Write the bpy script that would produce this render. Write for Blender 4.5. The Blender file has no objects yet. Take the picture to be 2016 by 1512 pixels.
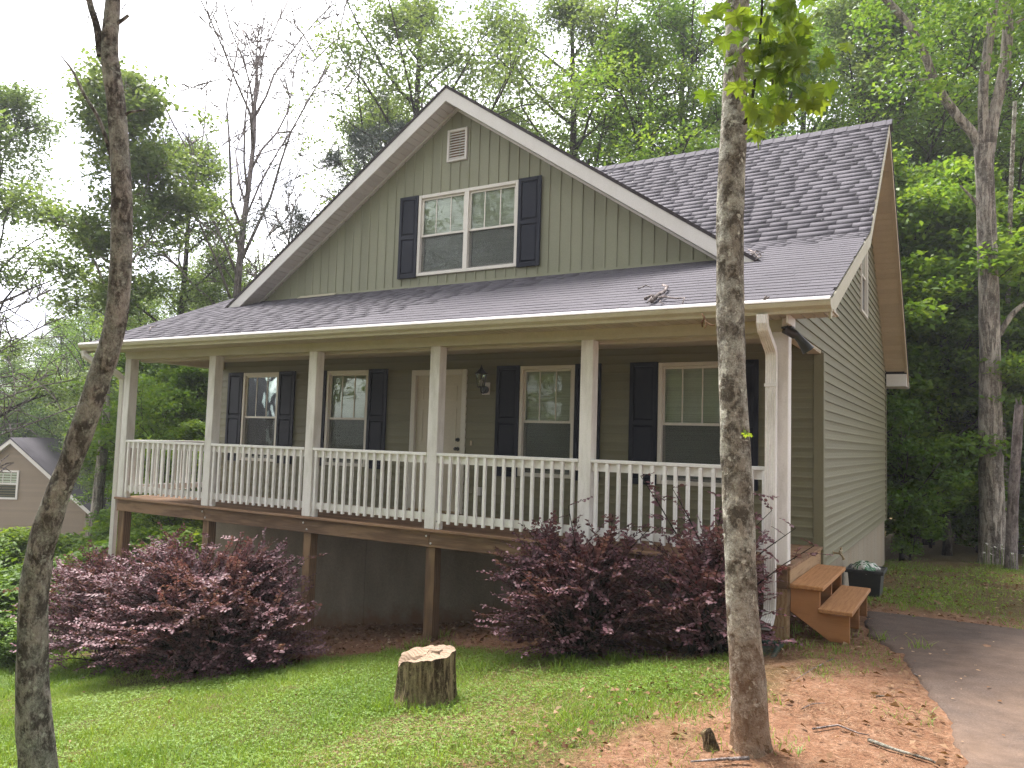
import bpy, bmesh, math, random
import numpy as np
from mathutils import Vector, Matrix

# ------------------------------------------------------------------ camera, sky, sun, exposure
scene = bpy.context.scene
COL = scene.collection
rad = math.radians

def camera_axes(yaw, pitch, roll):
    y, p, r = rad(yaw), rad(pitch), rad(roll)
    fwd = Vector((-math.sin(y)*math.cos(p), math.cos(y)*math.cos(p), math.sin(p)))
    right = Vector((math.cos(y), math.sin(y), 0)); up = right.cross(fwd)
    c, s = math.cos(r), math.sin(r)
    return right*c+up*s, up*c-right*s, fwd
CAM_R, CAM_U, CAM_F = camera_axes(30.371, 4.151, 1.761)
CAM = Vector((1.492, -7.911, 1.12))
cd = bpy.data.cameras.new('camera'); cam = bpy.data.objects.new('camera', cd); COL.objects.link(cam)
m = Matrix((CAM_R, CAM_U, -CAM_F)).transposed().to_4x4(); m.translation = CAM
cam.matrix_world = m
cd.sensor_width = 36; cd.lens = 1534.8/2016*36; cd.clip_start = .05; cd.clip_end = 2000
scene.camera = cam
def at(u, v, t):
    """the point t metres ahead of the camera seen at photo pixel (u, v); used to measure distances"""
    f = 1534.8
    return CAM + (CAM_F + CAM_R*((u-1008)/f) + CAM_U*((756-v)/f))*t

SUN_EL, SUN_AZ = 64, 300          # degrees; azimuth measured from +Y clockwise
world = bpy.data.worlds.new('World'); scene.world = world; world.use_nodes = True
nt = world.node_tree; nt.nodes.clear()
sky = nt.nodes.new('ShaderNodeTexSky'); sky.sky_type = 'NISHITA'; sky.sun_disc = False
sky.sun_elevation = rad(SUN_EL); sky.sun_rotation = rad(SUN_AZ)
sky.air_density = 1.0; sky.dust_density = 1.5; sky.ozone_density = 1.0
hs = nt.nodes.new('ShaderNodeHueSaturation'); hs.inputs['Saturation'].default_value = .12
hs.inputs['Value'].default_value = 1.0
tc = nt.nodes.new('ShaderNodeTexCoord'); mp = nt.nodes.new('ShaderNodeMapping')
mp.inputs['Scale'].default_value = (1.6, 1.6, 4.5)
cl = nt.nodes.new('ShaderNodeTexNoise'); cl.inputs['Scale'].default_value = 1.5; cl.inputs['Detail'].default_value = 5
cr = nt.nodes.new('ShaderNodeMapRange'); cr.inputs[1].default_value = .38; cr.inputs[2].default_value = .62
cr.inputs[3].default_value = 0; cr.inputs[4].default_value = 1
mx = nt.nodes.new('ShaderNodeMixRGB'); mx.inputs[1].default_value = (.4, .4, .47, 1); mx.inputs[2].default_value = (1.12, 1.1, 1.08, 1)
ml = nt.nodes.new('ShaderNodeMixRGB'); ml.blend_type = 'MULTIPLY'; ml.inputs[0].default_value = 1
bg = nt.nodes.new('ShaderNodeBackground'); bg.inputs['Strength'].default_value = .15
wo = nt.nodes.new('ShaderNodeOutputWorld')
L = nt.links.new
L(sky.outputs[0], hs.inputs['Color']); L(tc.outputs['Generated'], mp.inputs[0]); L(mp.outputs[0], cl.inputs['Vector'])
L(cl.outputs[0], cr.inputs[0]); L(cr.outputs[0], mx.inputs[0]); L(hs.outputs[0], ml.inputs[1]); L(mx.outputs[0], ml.inputs[2])
L(ml.outputs[0], bg.inputs['Color']); L(bg.outputs[0], wo.inputs[0])
sd = bpy.data.lights.new('sun', 'SUN'); sd.energy = 2.4; sd.angle = rad(18); sd.color = (1, .96, .9)
sun = bpy.data.objects.new('sun', sd); COL.objects.link(sun)
sdir = Vector((math.sin(rad(SUN_AZ))*math.cos(rad(SUN_EL)), math.cos(rad(SUN_AZ))*math.cos(rad(SUN_EL)), math.sin(rad(SUN_EL))))
sun.rotation_euler = sdir.to_track_quat('Z', 'Y').to_euler(); sun.location = (0, 0, 40)
scene.view_settings.view_transform = 'Standard'; scene.view_settings.look = 'None'
scene.view_settings.exposure = 2.3; scene.view_settings.gamma = 1
scene.cycles.max_bounces = 5; scene.cycles.diffuse_bounces = 3; scene.cycles.transparent_max_bounces = 12
scene.cycles.transmission_bounces = 4; scene.cycles.glossy_bounces = 3
scene.cycles.use_adaptive_sampling = True; scene.cycles.adaptive_threshold = .02; scene.cycles.volume_bounces = 0
scene.cycles.use_denoising = True; scene.cycles.denoising_prefilter = 'NONE'

# ------------------------------------------------------------------ helpers
def hash3(i, j, k, s=0):
    n = (i*73856093) ^ (j*19349663) ^ (k*83492791) ^ (s*2654435761 & 0x7fffffff)
    n = (n ^ (n >> 13)) * 1274126177 & 0x7fffffff
    return ((n ^ (n >> 16)) & 0xffff)/65535.
def vnoise(P, s=0):
    P = np.asarray(P, float); I = np.floor(P).astype(np.int64); F = P-I; F = F*F*(3-2*F); out = 0
    for a in (0, 1):
        for b in (0, 1):
            for c in (0, 1):
                w = (F[..., 0] if a else 1-F[..., 0])*(F[..., 1] if b else 1-F[..., 1])*(F[..., 2] if c else 1-F[..., 2])
                out = out+w*hash3(I[..., 0]+a, I[..., 1]+b, I[..., 2]+c, s)
    return out*2-1
def fbm(P, oct=3, s=0):
    P = np.asarray(P, float); o = 0; a = 1
    for i in range(oct): o = o+a*vnoise(P*2**i, s+i); a *= .5
    return o

def fast_mesh(name, V, F):
    """V (n,3), F (m,k) arrays -> mesh"""
    V = np.asarray(V, np.float32); F = np.asarray(F, np.int32); k = F.shape[1]
    me = bpy.data.meshes.new(name)
    me.vertices.add(len(V)); me.vertices.foreach_set('co', V.ravel())
    me.loops.add(F.size); me.loops.foreach_set('vertex_index', F.ravel())
    me.polygons.add(len(F)); me.polygons.foreach_set('loop_start', np.arange(0, F.size, k, dtype=np.int32))
    me.polygons.foreach_set('loop_total', np.full(len(F), k, np.int32))
    me.update(calc_edges=True); me.validate(); return me

class MB:
    """collects shapes into one mesh"""
    def __init__(s): s.v = []; s.f = []
    def add(s, vs, fs):
        n = len(s.v); s.v += [tuple(v) for v in vs]; s.f += [tuple(i+n for i in f) for f in fs]; return s
    def box(s, x0, x1, y0, y1, z0, z1):
        return s.add([(x0, y0, z0), (x1, y0, z0), (x1, y1, z0), (x0, y1, z0), (x0, y0, z1), (x1, y0, z1), (x1, y1, z1), (x0, y1, z1)],
                     [(0, 3, 2, 1), (4, 5, 6, 7), (0, 1, 5, 4), (1, 2, 6, 5), (2, 3, 7, 6), (3, 0, 4, 7)])
    def prism(s, A, B):
        """two matching polygons (same count) joined into a solid"""
        n = len(A)
        return s.add(list(A)+list(B), [tuple(range(n))[::-1], tuple(range(n, 2*n))]+[(i, (i+1) % n, n+(i+1) % n, n+i) for i in range(n)])
    def tube(s, pts, rs, k=8, cap=True):
        pts = [Vector(p) for p in pts]; n = len(pts); b = len(s.v); up = None
        for i, p in enumerate(pts):
            d = (pts[min(i+1, n-1)]-pts[max(i-1, 0)]).normalized()
            if up is None: up = d.orthogonal().normalized()
            a = (up-d*up.dot(d)); a = a.normalized() if a.length > 1e-6 else d.orthogonal().normalized(); up = a; c = d.cross(a)
            r = rs[i] if hasattr(rs, '__len__') else rs
            for j in range(k):
                t = 2*math.pi*j/k; q = p+(a*math.cos(t)+c*math.sin(t))*r; s.v.append(tuple(q))
        for i in range(n-1):
            for j in range(k):
                s.f.append((b+i*k+j, b+i*k+(j+1) % k, b+(i+1)*k+(j+1) % k, b+(i+1)*k+j))
        if cap: s.f.append(tuple(b+j for j in range(k))[::-1]); s.f.append(tuple(b+(n-1)*k+j for j in range(k)))
        return s
    def mesh(s, name, fix=True, smooth=False):
        me = bpy.data.meshes.new(name); me.from_pydata(s.v, [], s.f)
        if fix:
            bm = bmesh.new(); bm.from_mesh(me); bmesh.ops.recalc_face_normals(bm, faces=bm.faces); bm.to_mesh(me); bm.free()
        if smooth: me.polygons.foreach_set('use_smooth', [True]*len(me.polygons))
        me.update(); return me

def smooth(me): me.polygons.foreach_set('use_smooth', np.ones(len(me.polygons), bool)); return me
def obj(name, me, material=None, parent=None, loc=(0, 0, 0), kind=None):
    """link one mesh object; top-level things sit where loc says, parts of an Empty-rooted thing use world coordinates"""
    if isinstance(me, MB): me = me.mesh(name)
    o = bpy.data.objects.new(name, me); COL.objects.link(o)
    if material is not None and not me.materials: me.materials.append(material)
    if parent is not None:
        o.parent = parent
        if parent.type == 'EMPTY' and parent.get('_world'): loc = Vector(loc)-parent.location
    o.location = loc
    if kind: o['kind'] = kind
    return o
def tag(o, label, cat, group=None):
    o['label'] = label; o['category'] = cat
    if group: o['group'] = group
    return o
WORLD_ROOTS = []
def root(name, label, cat, loc, group=None, world=True, rotz=0, scale=1.):
    o = bpy.data.objects.new(name, None); COL.objects.link(o); o.location = loc; o.rotation_euler = (0, 0, rotz)
    o.scale = (scale,)*3; o.empty_display_size = .2
    if world: o['_world'] = 1; WORLD_ROOTS.append(o)
    return tag(o, label, cat, group)
def bevel(o, w=.006, seg=1):
    b = o.modifiers.new('edge', 'BEVEL'); b.width = w; b.segments = seg; b.limit_method = 'ANGLE'; return o

# ------------------------------------------------------------------ materials
def new_mat(name):
    mt = bpy.data.materials.new(name); mt.use_nodes = True; n = mt.node_tree; n.nodes.clear()
    out = n.nodes.new('ShaderNodeOutputMaterial'); return mt, n, out
class G:
    """tiny node graph helper"""
    def __init__(s, n): s.n = n
    def node(s, t, **kw):
        q = s.n.nodes.new('ShaderNode'+t)
        for k, v in kw.items(): setattr(q, k, v)
        return q
    def put(s, q, name, v):
        i = q.inputs[name]
        if hasattr(v, 'is_linked') or isinstance(v, bpy.types.NodeSocket): s.n.links.new(v, i)
        else:
            if isinstance(v, tuple) and len(v) == 3 and i.type == 'RGBA': v = v+(1,)
            i.default_value = v
    def coord(s, kind='Object', scale=(1, 1, 1), rot=(0, 0, 0)):
        c = s.node('TexCoord'); m_ = s.node('Mapping'); s.put(m_, 'Vector', c.outputs[kind]); s.put(m_, 'Scale', scale); s.put(m_, 'Rotation', rot)
        return m_.outputs[0]
    def pos(s, scale=(1, 1, 1)):
        c = s.node('NewGeometry'); m_ = s.node('Mapping'); s.put(m_, 'Vector', c.outputs['Position']); s.put(m_, 'Scale', scale); return m_.outputs[0]
    def noise(s, vec, scale, detail=4, rough=.55, dist=0, out=0):
        q = s.node('TexNoise'); s.put(q, 'Vector', vec); s.put(q, 'Scale', scale); s.put(q, 'Detail', detail); s.put(q, 'Roughness', rough); s.put(q, 'Distortion', dist)
        return q.outputs[out]
    def voro(s, vec, scale, feature='F1', out='Distance'):
        q = s.node('TexVoronoi'); q.feature = feature; s.put(q, 'Vector', vec); s.put(q, 'Scale', scale); return q.outputs[out]
    def wave(s, vec, scale, dist=2, detail=2, dscale=1., direction='X', typ='BANDS'):
        q = s.node('TexWave'); q.wave_type = typ; q.bands_direction = direction; s.put(q, 'Vector', vec); s.put(q, 'Scale', scale); s.put(q, 'Distortion', dist)
        s.put(q, 'Detail', detail); s.put(q, 'Detail Scale', dscale); return q.outputs['Fac']
    def rng(s, v, a, b, c=0., d=1.):
        q = s.node('MapRange'); s.put(q, 0, v); s.put(q, 1, a); s.put(q, 2, b); s.put(q, 3, c); s.put(q, 4, d); return q.outputs[0]
    def mix(s, f, a, b, mode='MIX'):
        q = s.node('MixRGB', blend_type=mode); s.put(q, 0, f); s.put(q, 1, a); s.put(q, 2, b); return q.outputs[0]
    def math(s, op, a, b=0.):
        q = s.node('Math', operation=op); s.put(q, 0, a); s.put(q, 1, b); return q.outputs[0]
    def ramp(s, f, stops):
        q = s.node('ValToRGB'); e = q.color_ramp.elements
        while len(e) < len(stops): e.new(.5)
        for i, (p_, c) in enumerate(stops): e[i].position = p_; e[i].color = tuple(c)+(1,)
        s.put(q, 0, f); return q.outputs[0]
    def bump(s, h, strength=.4, dist=.02):
        q = s.node('Bump'); s.put(q, 'Height', h); s.put(q, 'Strength', strength); s.put(q, 'Distance', dist); return q.outputs[0]
    def bsdf(s, color, rough=.7, normal=None, spec=.3, metal=0.):
        q = s.node('BsdfPrincipled'); s.put(q, 'Base Color', color); s.put(q, 'Roughness', rough); s.put(q, 'Specular IOR Level', spec); s.put(q, 'Metallic', metal)
        if normal is not None: s.put(q, 'Normal', normal)
        return q.outputs[0]
    def rnd(s):
        a = s.node('ObjectInfo').outputs['Random']; b = s.node('NewGeometry').outputs['Random Per Island']
        return s.math('FRACT', s.math('ADD', s.math('MULTIPLY', a, 7.31), b))
    def done(s, out, sh): s.n.links.new(sh, out.inputs['Surface'])

def painted(name, col, rough=.6, dirt=(.25, .2, .13), amount=.35, scale=3., streak=False, bump=.15, spec=.3, fine=60):
    """paint or vinyl with faint grime of its own"""
    mt, n, out = new_mat(name); g = G(n); p = g.pos((1, 1, .25) if streak else (1, 1, 1))
    f = g.rng(g.noise(p, scale, 6, .65), .45, .8, 0, amount); f2 = g.noise(g.pos(), fine, 3)
    c = g.mix(f, col, dirt); c = g.mix(.12, c, g.rng(f2, .3, .7, .2, 1.), 'MULTIPLY')
    c = g.mix(1., c, g.rng(g.rnd(), 0, 1, .93, 1.06), 'MULTIPLY')
    g.done(out, g.bsdf(c, rough, g.bump(f2, bump, .004), spec)); return mt
def wood(name, a, b, axis, rough=.75, scale=9., knots=True, bump=.35, ringw=.34):
    mt, n, out = new_mat(name); g = G(n)
    sc = {'X': (.12, 1, 1), 'Y': (1, .12, 1), 'Z': (1, 1, .12)}[axis]
    r = g.rnd(); v = g.node('VectorMath', operation='ADD'); p = g.pos(sc)
    g.put(v, 0, p); cmb = g.node('CombineXYZ'); g.put(cmb, 0, g.math('MULTIPLY', r, 9.)); g.put(cmb, 1, g.math('MULTIPLY', r, 5.)); g.put(cmb, 2, g.math('MULTIPLY', r, 3.)); g.put(v, 1, cmb.outputs[0])
    pv = v.outputs[0]
    warp = g.noise(pv, 2.2, 3); ring = g.wave(pv, scale, 9, 3, .8, 'Y' if axis != 'Y' else 'X'); fine = g.noise(g.pos(tuple(q*(1 if q == 1 else .4) for q in sc)), 90, 4)
    f = g.math('ADD', g.math('MULTIPLY', ring, ringw), g.math('MULTIPLY', fine, 1-ringw))
    c = g.ramp(f, [(.25, b), (.62, a)]); c = g.mix(g.rng(warp, .3, .75, 0, .35), c, b)
    if knots:
        k = g.voro(g.pos(tuple(.45 if q < 1 else 1.6 for q in sc)), 1.5); c = g.mix(g.rng(k, .04, .1, .85, 0), c, tuple(q*.3 for q in b))
    stain = g.noise(g.pos(), 1.3, 5, .7); c = g.mix(g.rng(stain, .5, .75, 0, .4), c, tuple(q*.5 for q in b))
    c = g.mix(1., c, g.rng(r, 0, 1, .82, 1.12), 'MULTIPLY')
    g.done(out, g.bsdf(c, rough, g.bump(f, bump, .006), .25)); return mt
def leafmat(name, cols, trans=.35, rough=.5, spec=.35, tcol=1.25, spread=.25):
    mt, n, out = new_mat(name); g = G(n); r = g.rnd()
    k = [(i/(len(cols)-1), c) for i, c in enumerate(cols)] if len(cols) > 1 else [(0, cols[0]), (1, cols[0])]
    o = g.node('ObjectInfo').outputs['Random']; big = g.noise(g.pos(), .55, 3)
    f = g.math('ADD', g.math('MULTIPLY', r, .62), g.math('ADD', g.math('MULTIPLY', o, spread), g.rng(big, .3, .7, -.12, .28)))
    c = g.ramp(f, k)
    a = g.bsdf(c, rough, None, spec); t = g.node('BsdfTranslucent'); g.put(t, 'Color', g.mix(1., c, (tcol*1.1, tcol, tcol*.55), 'MULTIPLY'))
    mxs = g.node('MixShader'); g.put(mxs, 0, trans); g.put(mxs, 1, a); g.put(mxs, 2, t.outputs[0]); g.done(out, mxs.outputs[0]); return mt
def bark(name, dark, light, lichen=None, zs=.3, scale=30., bump=.9, lich_amt=.5, clay=None, space='Object', ridge=.5):
    """bark: fine irregular plates and furrows, lichen patches, optional clay stain at the foot"""
    mt, n, out = new_mat(name); g = G(n); p = g.coord(space, (1, 1, zs)); q = g.coord(space, (1, 1, 1))
    w = g.noise(p, scale*.45, 5, .65, 0, 1); v = g.node('VectorMath', operation='MULTIPLY_ADD'); g.put(v, 0, w); g.put(v, 1, (5./scale,)*3); g.put(v, 2, p)
    cr_ = g.voro(v.outputs[0], scale, 'F1'); plate = g.rng(cr_, .2, .75, 1, 0); fur = g.rng(g.noise(v.outputs[0], scale*.7, 4, .6), .36, .6, 0, 1); fine = g.noise(q, scale*4, 5, .75)
    h = g.math('ADD', g.math('MULTIPLY', g.math('ADD', plate, fur), ridge), g.math('MULTIPLY', fine, .6))
    tone = g.math('ADD', g.math('MULTIPLY', fur, .42), g.math('ADD', g.math('MULTIPLY', plate, .18), g.math('MULTIPLY', fine, .45)))
    c = g.ramp(tone, [(.36, tuple(x*.6 for x in dark)), (.5, dark), (.62, tuple((x+y)/2 for x, y in zip(dark, light))), (.78, light)])
    c = g.mix(g.rng(g.noise(q, 2.3, 4), .4, .7, 0, .35), c, tuple(x*.8 for x in dark))
    if lichen:
        lm = g.math('MULTIPLY', g.rng(g.noise(q, 6.5, 7, .68), .47, .58, 0, 1), g.rng(fine, .35, .6, .3, 1))
        c = g.mix(g.math('MULTIPLY', lm, lich_amt), c, lichen)
        lm2 = g.rng(g.noise(q, 17., 5, .65), .58, .66, 0, lich_amt); c = g.mix(lm2, c, tuple(min(1, x*1.3) for x in lichen))
    if clay:
        z = g.node('SeparateXYZ'); g.put(z, 0, q); e = g.math('ADD', z.outputs[2], g.math('MULTIPLY', g.noise(q, 4, 4), -.7))
        c = g.mix(g.rng(e, clay[0], clay[1], .7, 0), c, clay[2])
    g.done(out, g.bsdf(c, .95, g.bump(h, bump, .02), .1)); return mt

M = {}
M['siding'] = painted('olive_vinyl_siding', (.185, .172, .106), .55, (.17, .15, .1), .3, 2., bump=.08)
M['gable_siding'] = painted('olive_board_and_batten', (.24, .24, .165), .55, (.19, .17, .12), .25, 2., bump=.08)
M['trim'] = painted('white_trim_paint', (.68, .65, .62), .5, (.42, .36, .3), .3, 2.5, True, .1)
M['cream'] = painted('cream_aluminium', (.5, .46, .34), .5, (.3, .25, .15), .35, 3., bump=.05)
M['gutter'] = painted('beige_gutter', (.52, .48, .36), .42, (.32, .26, .16), .4, 4., True, .05)
M['gutter_lip'] = painted('white_gutter_lip', (.6, .57, .54), .4, (.4, .32, .24), .35, 7., bump=.05)
M['soffit'] = painted('beige_soffit', (.5, .44, .36), .6, (.36, .28, .18), .3, 3.)
M['soffit_tan'] = painted('tan_soffit', (.55, .45, .33), .6, (.36, .26, .16), .3, 3.)
M['soffit_white'] = painted('white_soffit', (.6, .57, .55), .6, (.42, .38, .34), .25, 3.)
M['post'] = painted('weathered_white_post_paint', (.74, .71, .68), .6, (.24, .2, .14), .62, 5., True, .3)
M['rail'] = painted('white_railing_paint', (.8, .775, .75), .55, (.4, .34, .28), .3, 6., False, .2)
M['door'] = painted('off_white_door_paint', (.58, .52, .42), .45, (.4, .34, .26), .2, 2., bump=.05)
M['window_white'] = painted('white_vinyl_frame', (.7, .66, .6), .4, (.5, .44, .36), .15, 4., bump=.04)
M['shutter'] = painted('navy_black_shutter', (.011, .013, .024), .55, (.022, .023, .03), .4, 6., bump=.1, spec=.2)
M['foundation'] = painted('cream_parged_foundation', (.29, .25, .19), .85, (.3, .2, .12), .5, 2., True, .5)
mt, n, out = new_mat('parged_foundation_shade_and_mud'); g = G(n); p = g.pos(); n1 = g.noise(g.pos((1, 1, .3)), 2., 6, .65); n2 = g.noise(p, 40, 5, .7)
c = g.mix(g.rng(n1, .4, .75, 0, .6), (.25, .215, .165), (.13, .105, .075)); c = g.mix(.35, c, g.rng(n2, .3, .7, .6, 1.3), 'MULTIPLY')  # darker than the side foundation: under-deck shade in the colour, plus mud below
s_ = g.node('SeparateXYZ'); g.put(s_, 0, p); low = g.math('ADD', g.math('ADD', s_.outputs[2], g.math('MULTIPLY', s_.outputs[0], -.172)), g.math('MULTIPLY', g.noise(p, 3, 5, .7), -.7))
c = g.mix(g.rng(low, -1.05, -.75, .75, 0), c, (.17, .085, .045)); g.done(out, g.bsdf(c, .95, g.bump(n2, .6, .01), .1)); M['foundation_front_shaded'] = mt
M['interior'] = painted('dark_interior', (.05, .048, .045), .9, (.03, .03, .03), .2)
M['blind'] = painted('white_blind_slat', (.8, .8, .75), .5, (.5, .5, .46), .2)
M['metal_black'] = painted('black_metal', (.02, .02, .022), .35, (.04, .035, .03), .3, 20, spec=.5)
M['brass'] = painted('dull_brass', (.35, .26, .14), .4, (.2, .15, .1), .5, 30, spec=.6)
M['bin'] = painted('black_plastic', (.02, .022, .024), .5, (.06, .05, .04), .5, 8, spec=.4)
M['green_plastic'] = painted('dark_green_plastic', (.02, .06, .045), .45, (.1, .07, .04), .4, 8, spec=.4)
M['wood_rim'] = wood('treated_rim_board', (.25, .155, .09), (.115, .066, .038), 'X')
M['wood_deck'] = wood('deck_board', (.3, .18, .105), (.17, .095, .055), 'X', scale=7)
M['wood_step'] = wood('cedar_step', (.43, .215, .09), (.27, .115, .042), 'Y', .65, 6, True, .15, .12)
M['wood_stringer'] = wood('cedar_stringer', (.36, .165, .066), (.24, .1, .037), 'X', .65, 6, False, .15)
M['wood_post'] = wood('treated_post', (.25, .155, .085), (.115, .068, .04), 'Z')
M['wood_side'] = wood('pale_rim_board', (.4, .27, .15), (.24, .14, .07), 'Y')

mt, n, out = new_mat('asphalt_shingle'); g = G(n); r = g.rnd()
gr = g.noise(g.pos(), 260, 2, .7); bl = g.noise(g.pos(), .5, 3)
c = g.ramp(r, [(0, (.092, .085, .098)), (.5, (.0945, .0875, .1)), (.85, (.0965, .0895, .102)), (1, (.1, .0925, .105))])
c = g.mix(.4, c, g.rng(gr, .25, .75, .5, 1.45), 'MULTIPLY'); c = g.mix(1., c, g.rng(bl, .3, .7, .85, 1.12), 'MULTIPLY')
g.done(out, g.bsdf(c, .9, g.bump(gr, .5, .004), .15)); M['shingle'] = mt
M['roof_edge'] = painted('dark_drip_edge', (.035, .028, .03), .8, (.05, .04, .04), .3)

def glassmat(name, tint=(.9, .93, .9), ior=1.36, boost=.0):
    mt, n, out = new_mat(name); g = G(n); fr = g.node('Fresnel'); g.put(fr, 'IOR', ior)
    t = g.node('BsdfTransparent'); g.put(t, 'Color', tint); gl = g.node('BsdfGlossy'); g.put(gl, 'Roughness', .015); g.put(gl, 'Color', (.9, .95, .92))
    nz = g.noise(g.pos(), 2.2, 2); g.put(gl, 'Normal', g.bump(nz, .08, .03))
    mxs = g.node('MixShader'); g.put(mxs, 0, g.math('ADD', fr.outputs[0], boost)); g.put(mxs, 1, t.outputs[0]); g.put(mxs, 2, gl.outputs[0]); g.done(out, mxs.outputs[0]); return mt
M['glass'] = glassmat('window_glass')
mt, n, out = new_mat('insect_screen'); g = G(n); t = g.node('BsdfTransparent'); d = g.bsdf((.1, .105, .105), .7)
mxs = g.node('MixShader'); g.put(mxs, 0, .34); g.put(mxs, 1, t.outputs[0]); g.put(mxs, 2, d); g.done(out, mxs.outputs[0]); M['screen'] = mt

# ground: clay, leaf litter and thin soil under the grass
mt, n, out = new_mat('clay_and_soil'); g = G(n); p = g.pos(); n1 = g.noise(p, 1.1, 6, .6); n2 = g.noise(p, 9, 8, .78); n3 = g.noise(p, 45, 6, .8); pebb = g.voro(p, 22)
clay = g.ramp(n2, [(.25, (.13, .057, .031)), (.5, (.22, .116, .068)), (.75, (.32, .205, .138))])
soil = g.ramp(n2, [(.3, (.05, .042, .014)), (.7, (.13, .12, .04))])
s_ = g.node('SeparateXYZ'); g.put(s_, 0, p); X, Y = s_.outputs[0], s_.outputs[1]
# the lawn lies left of a ragged line; bare clay right of it and under the deck
e = g.math('ADD', g.math('ADD', X, g.math('MULTIPLY', Y, -.28)), g.math('MULTIPLY', g.rng(n1, .2, .8, -1, 1), .75))
lawn = g.math('MULTIPLY', g.rng(e, .1, .75, 1, 0), g.rng(g.math('ADD', Y, g.math('MULTIPLY', n1, .8)), -.75, -.3, 1, 0))
far = g.math('MAXIMUM', g.rng(X, -11, -9.5, 1, 0), g.rng(Y, 2.2, 3.2, 0, .75)); lawn = g.math('MAXIMUM', lawn, far)
c = g.mix(lawn, clay, soil); c = g.mix(.9, c, g.rng(n3, .32, .68, .35, 1.5), 'MULTIPLY')
c = g.mix(g.rng(pebb, .05, .12, .35, 0), c, (.3, .19, .12))
hgt = g.math('ADD', g.math('MULTIPLY', n2, .6), g.math('MULTIPLY', n3, .4)); g.done(out, g.bsdf(c, .95, g.bump(hgt, .8, .05), .1)); M['ground'] = mt
mt, n, out = new_mat('asphalt_with_clay_dust'); g = G(n); p = g.pos(); n1 = g.noise(p, .9, 6, .65); n2 = g.noise(p, 75, 4, .8); ag = g.voro(p, 160)
c = g.ramp(n2, [(.25, (.048, .036, .031)), (.55, (.096, .073, .062)), (.8, (.175, .14, .117))])
s_ = g.node('SeparateXYZ'); g.put(s_, 0, p)
dust = g.math('MULTIPLY', g.rng(n1, .36, .66, .1, .75), g.rng(s_.outputs[1], 1.6, -1.5, .35, 1.)); c = g.mix(dust, c, (.175, .118, .085)); c = g.mix(.6, c, g.rng(g.noise(p, 5, 6, .7), .3, .7, .6, 1.3), 'MULTIPLY')
g.done(out, g.bsdf(c, .95, g.bump(ag, .5, .006), .08)); M['asphalt'] = mt

M['bark_rough'] = bark('grey_brown_bark', (.1, .085, .072), (.33, .29, .245), (.4, .4, .33), .45, 19, 1., .55)
M['bark_lichen'] = bark('lichen_mottled_bark', (.15, .128, .1), (.39, .345, .28), (.58, .56, .48), .6, 24, 1., .9, (-.2, .7, (.27, .15, .085)))
M['bark_oak'] = bark('pale_oak_bark', (.15, .125, .105), (.48, .42, .36), (.46, .44, .39), .14, 11, 1., .35)
M['bark_dark'] = bark('dark_woodland_bark', (.022, .018, .014), (.085, .068, .052), (.11, .11, .085), .22, 14, .8, .35)
M['bark_dead'] = bark('grey_dead_wood', (.13, .105, .1), (.32, .27, .26), (.38, .35, .33), .2, 20, .6, .3)
M['stump_side'] = bark('rotting_stump_bark', (.07, .048, .028), (.36, .27, .16), (.34, .29, .15), .12, 24, 1., .5)
M['stump_top'] = wood('weathered_sawn_wood', (.33, .24, .17), (.17, .115, .075), 'Z', .9, 12, False, .6)

LG = leafmat('woodland_leaf', [(.04, .095, .016), (.075, .155, .024), (.12, .21, .034), (.18, .265, .045)], .5)
LB = leafmat('bright_understory_leaf', [(.06, .13, .015), (.105, .2, .025), (.165, .265, .035), (.24, .32, .045)], .52)
LO = leafmat('grey_green_oak_leaf', [(.055, .1, .03), (.095, .155, .048), (.135, .2, .062), (.175, .235, .08)], .48)
LP = leafmat('pine_needle', [(.035, .05, .045), (.06, .08, .07), (.09, .11, .09)], .1)
LM = leafmat('maple_leaf', [(.05, .105, .012), (.085, .15, .018), (.13, .2, .025), (.17, .23, .03)], .5, .45, .3)
LL = leafmat('purple_shrub_leaf', [(.065, .029, .04), (.12, .052, .066), (.18, .084, .1), (.25, .15, .165), (.34, .06, .07)], .2, .52, .3, 1.1, .1)
LW = leafmat('weed_leaf', [(.06, .12, .015), (.11, .2, .024), (.17, .27, .035)], .4)
GR = leafmat('lawn_blade', [(.08, .15, .018), (.13, .23, .028), (.19, .29, .045), (.26, .33, .08)], .4, .5, .3)
LD = leafmat('dry_leaf', [(.06, .03, .016), (.16, .085, .045), (.28, .18, .11), (.42, .31, .22)], .15, .8, .1)

# ------------------------------------------------------------------ terrain
def gz(x, y):
    x = np.asarray(x, float); y = np.asarray(y, float)
    a = x-.35; a = .5*(a-np.sqrt(a*a+.6))
    dx = np.where(a > -12.5, .172*a, -.172*12.5+.075*(a+12.5)); dx = np.maximum(dx, -5.2)
    b = .5*(y-.3+np.sqrt((y-.3)**2+.8)); dy = -np.where(b < 14, .054*b, .054*14+.02*(b-14))
    return -.57+dx+np.maximum(dy, -1.6)+.035*fbm(np.stack([x*.55, y*.55, x*0], -1), 2, 5)
def g1(x, y): return float(gz(x, y))
def grid_axis(fine0, fine1, step, lo, hi):
    a = list(np.arange(fine0, fine1+1e-6, step)); s = step; q = fine1
    while q < hi: s *= 1.35; q += s; a.append(q)
    s = step; q = fine0; pre = []
    while q > lo: s *= 1.35; q -= s; pre.append(q)
    return np.array(pre[::-1]+a)
gx = grid_axis(-9., 3.2, .09, -150, 150); gy = grid_axis(-7., 6., .09, -150, 150)
XX, YY = np.meshgrid(gx, gy); ZZ = gz(XX, YY)+.018*fbm(np.stack([XX*3.1, YY*3.1, XX*0], -1), 3, 9)
nx_, ny_ = len(gx), len(gy); idx = np.arange(nx_*ny_).reshape(ny_, nx_)
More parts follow.
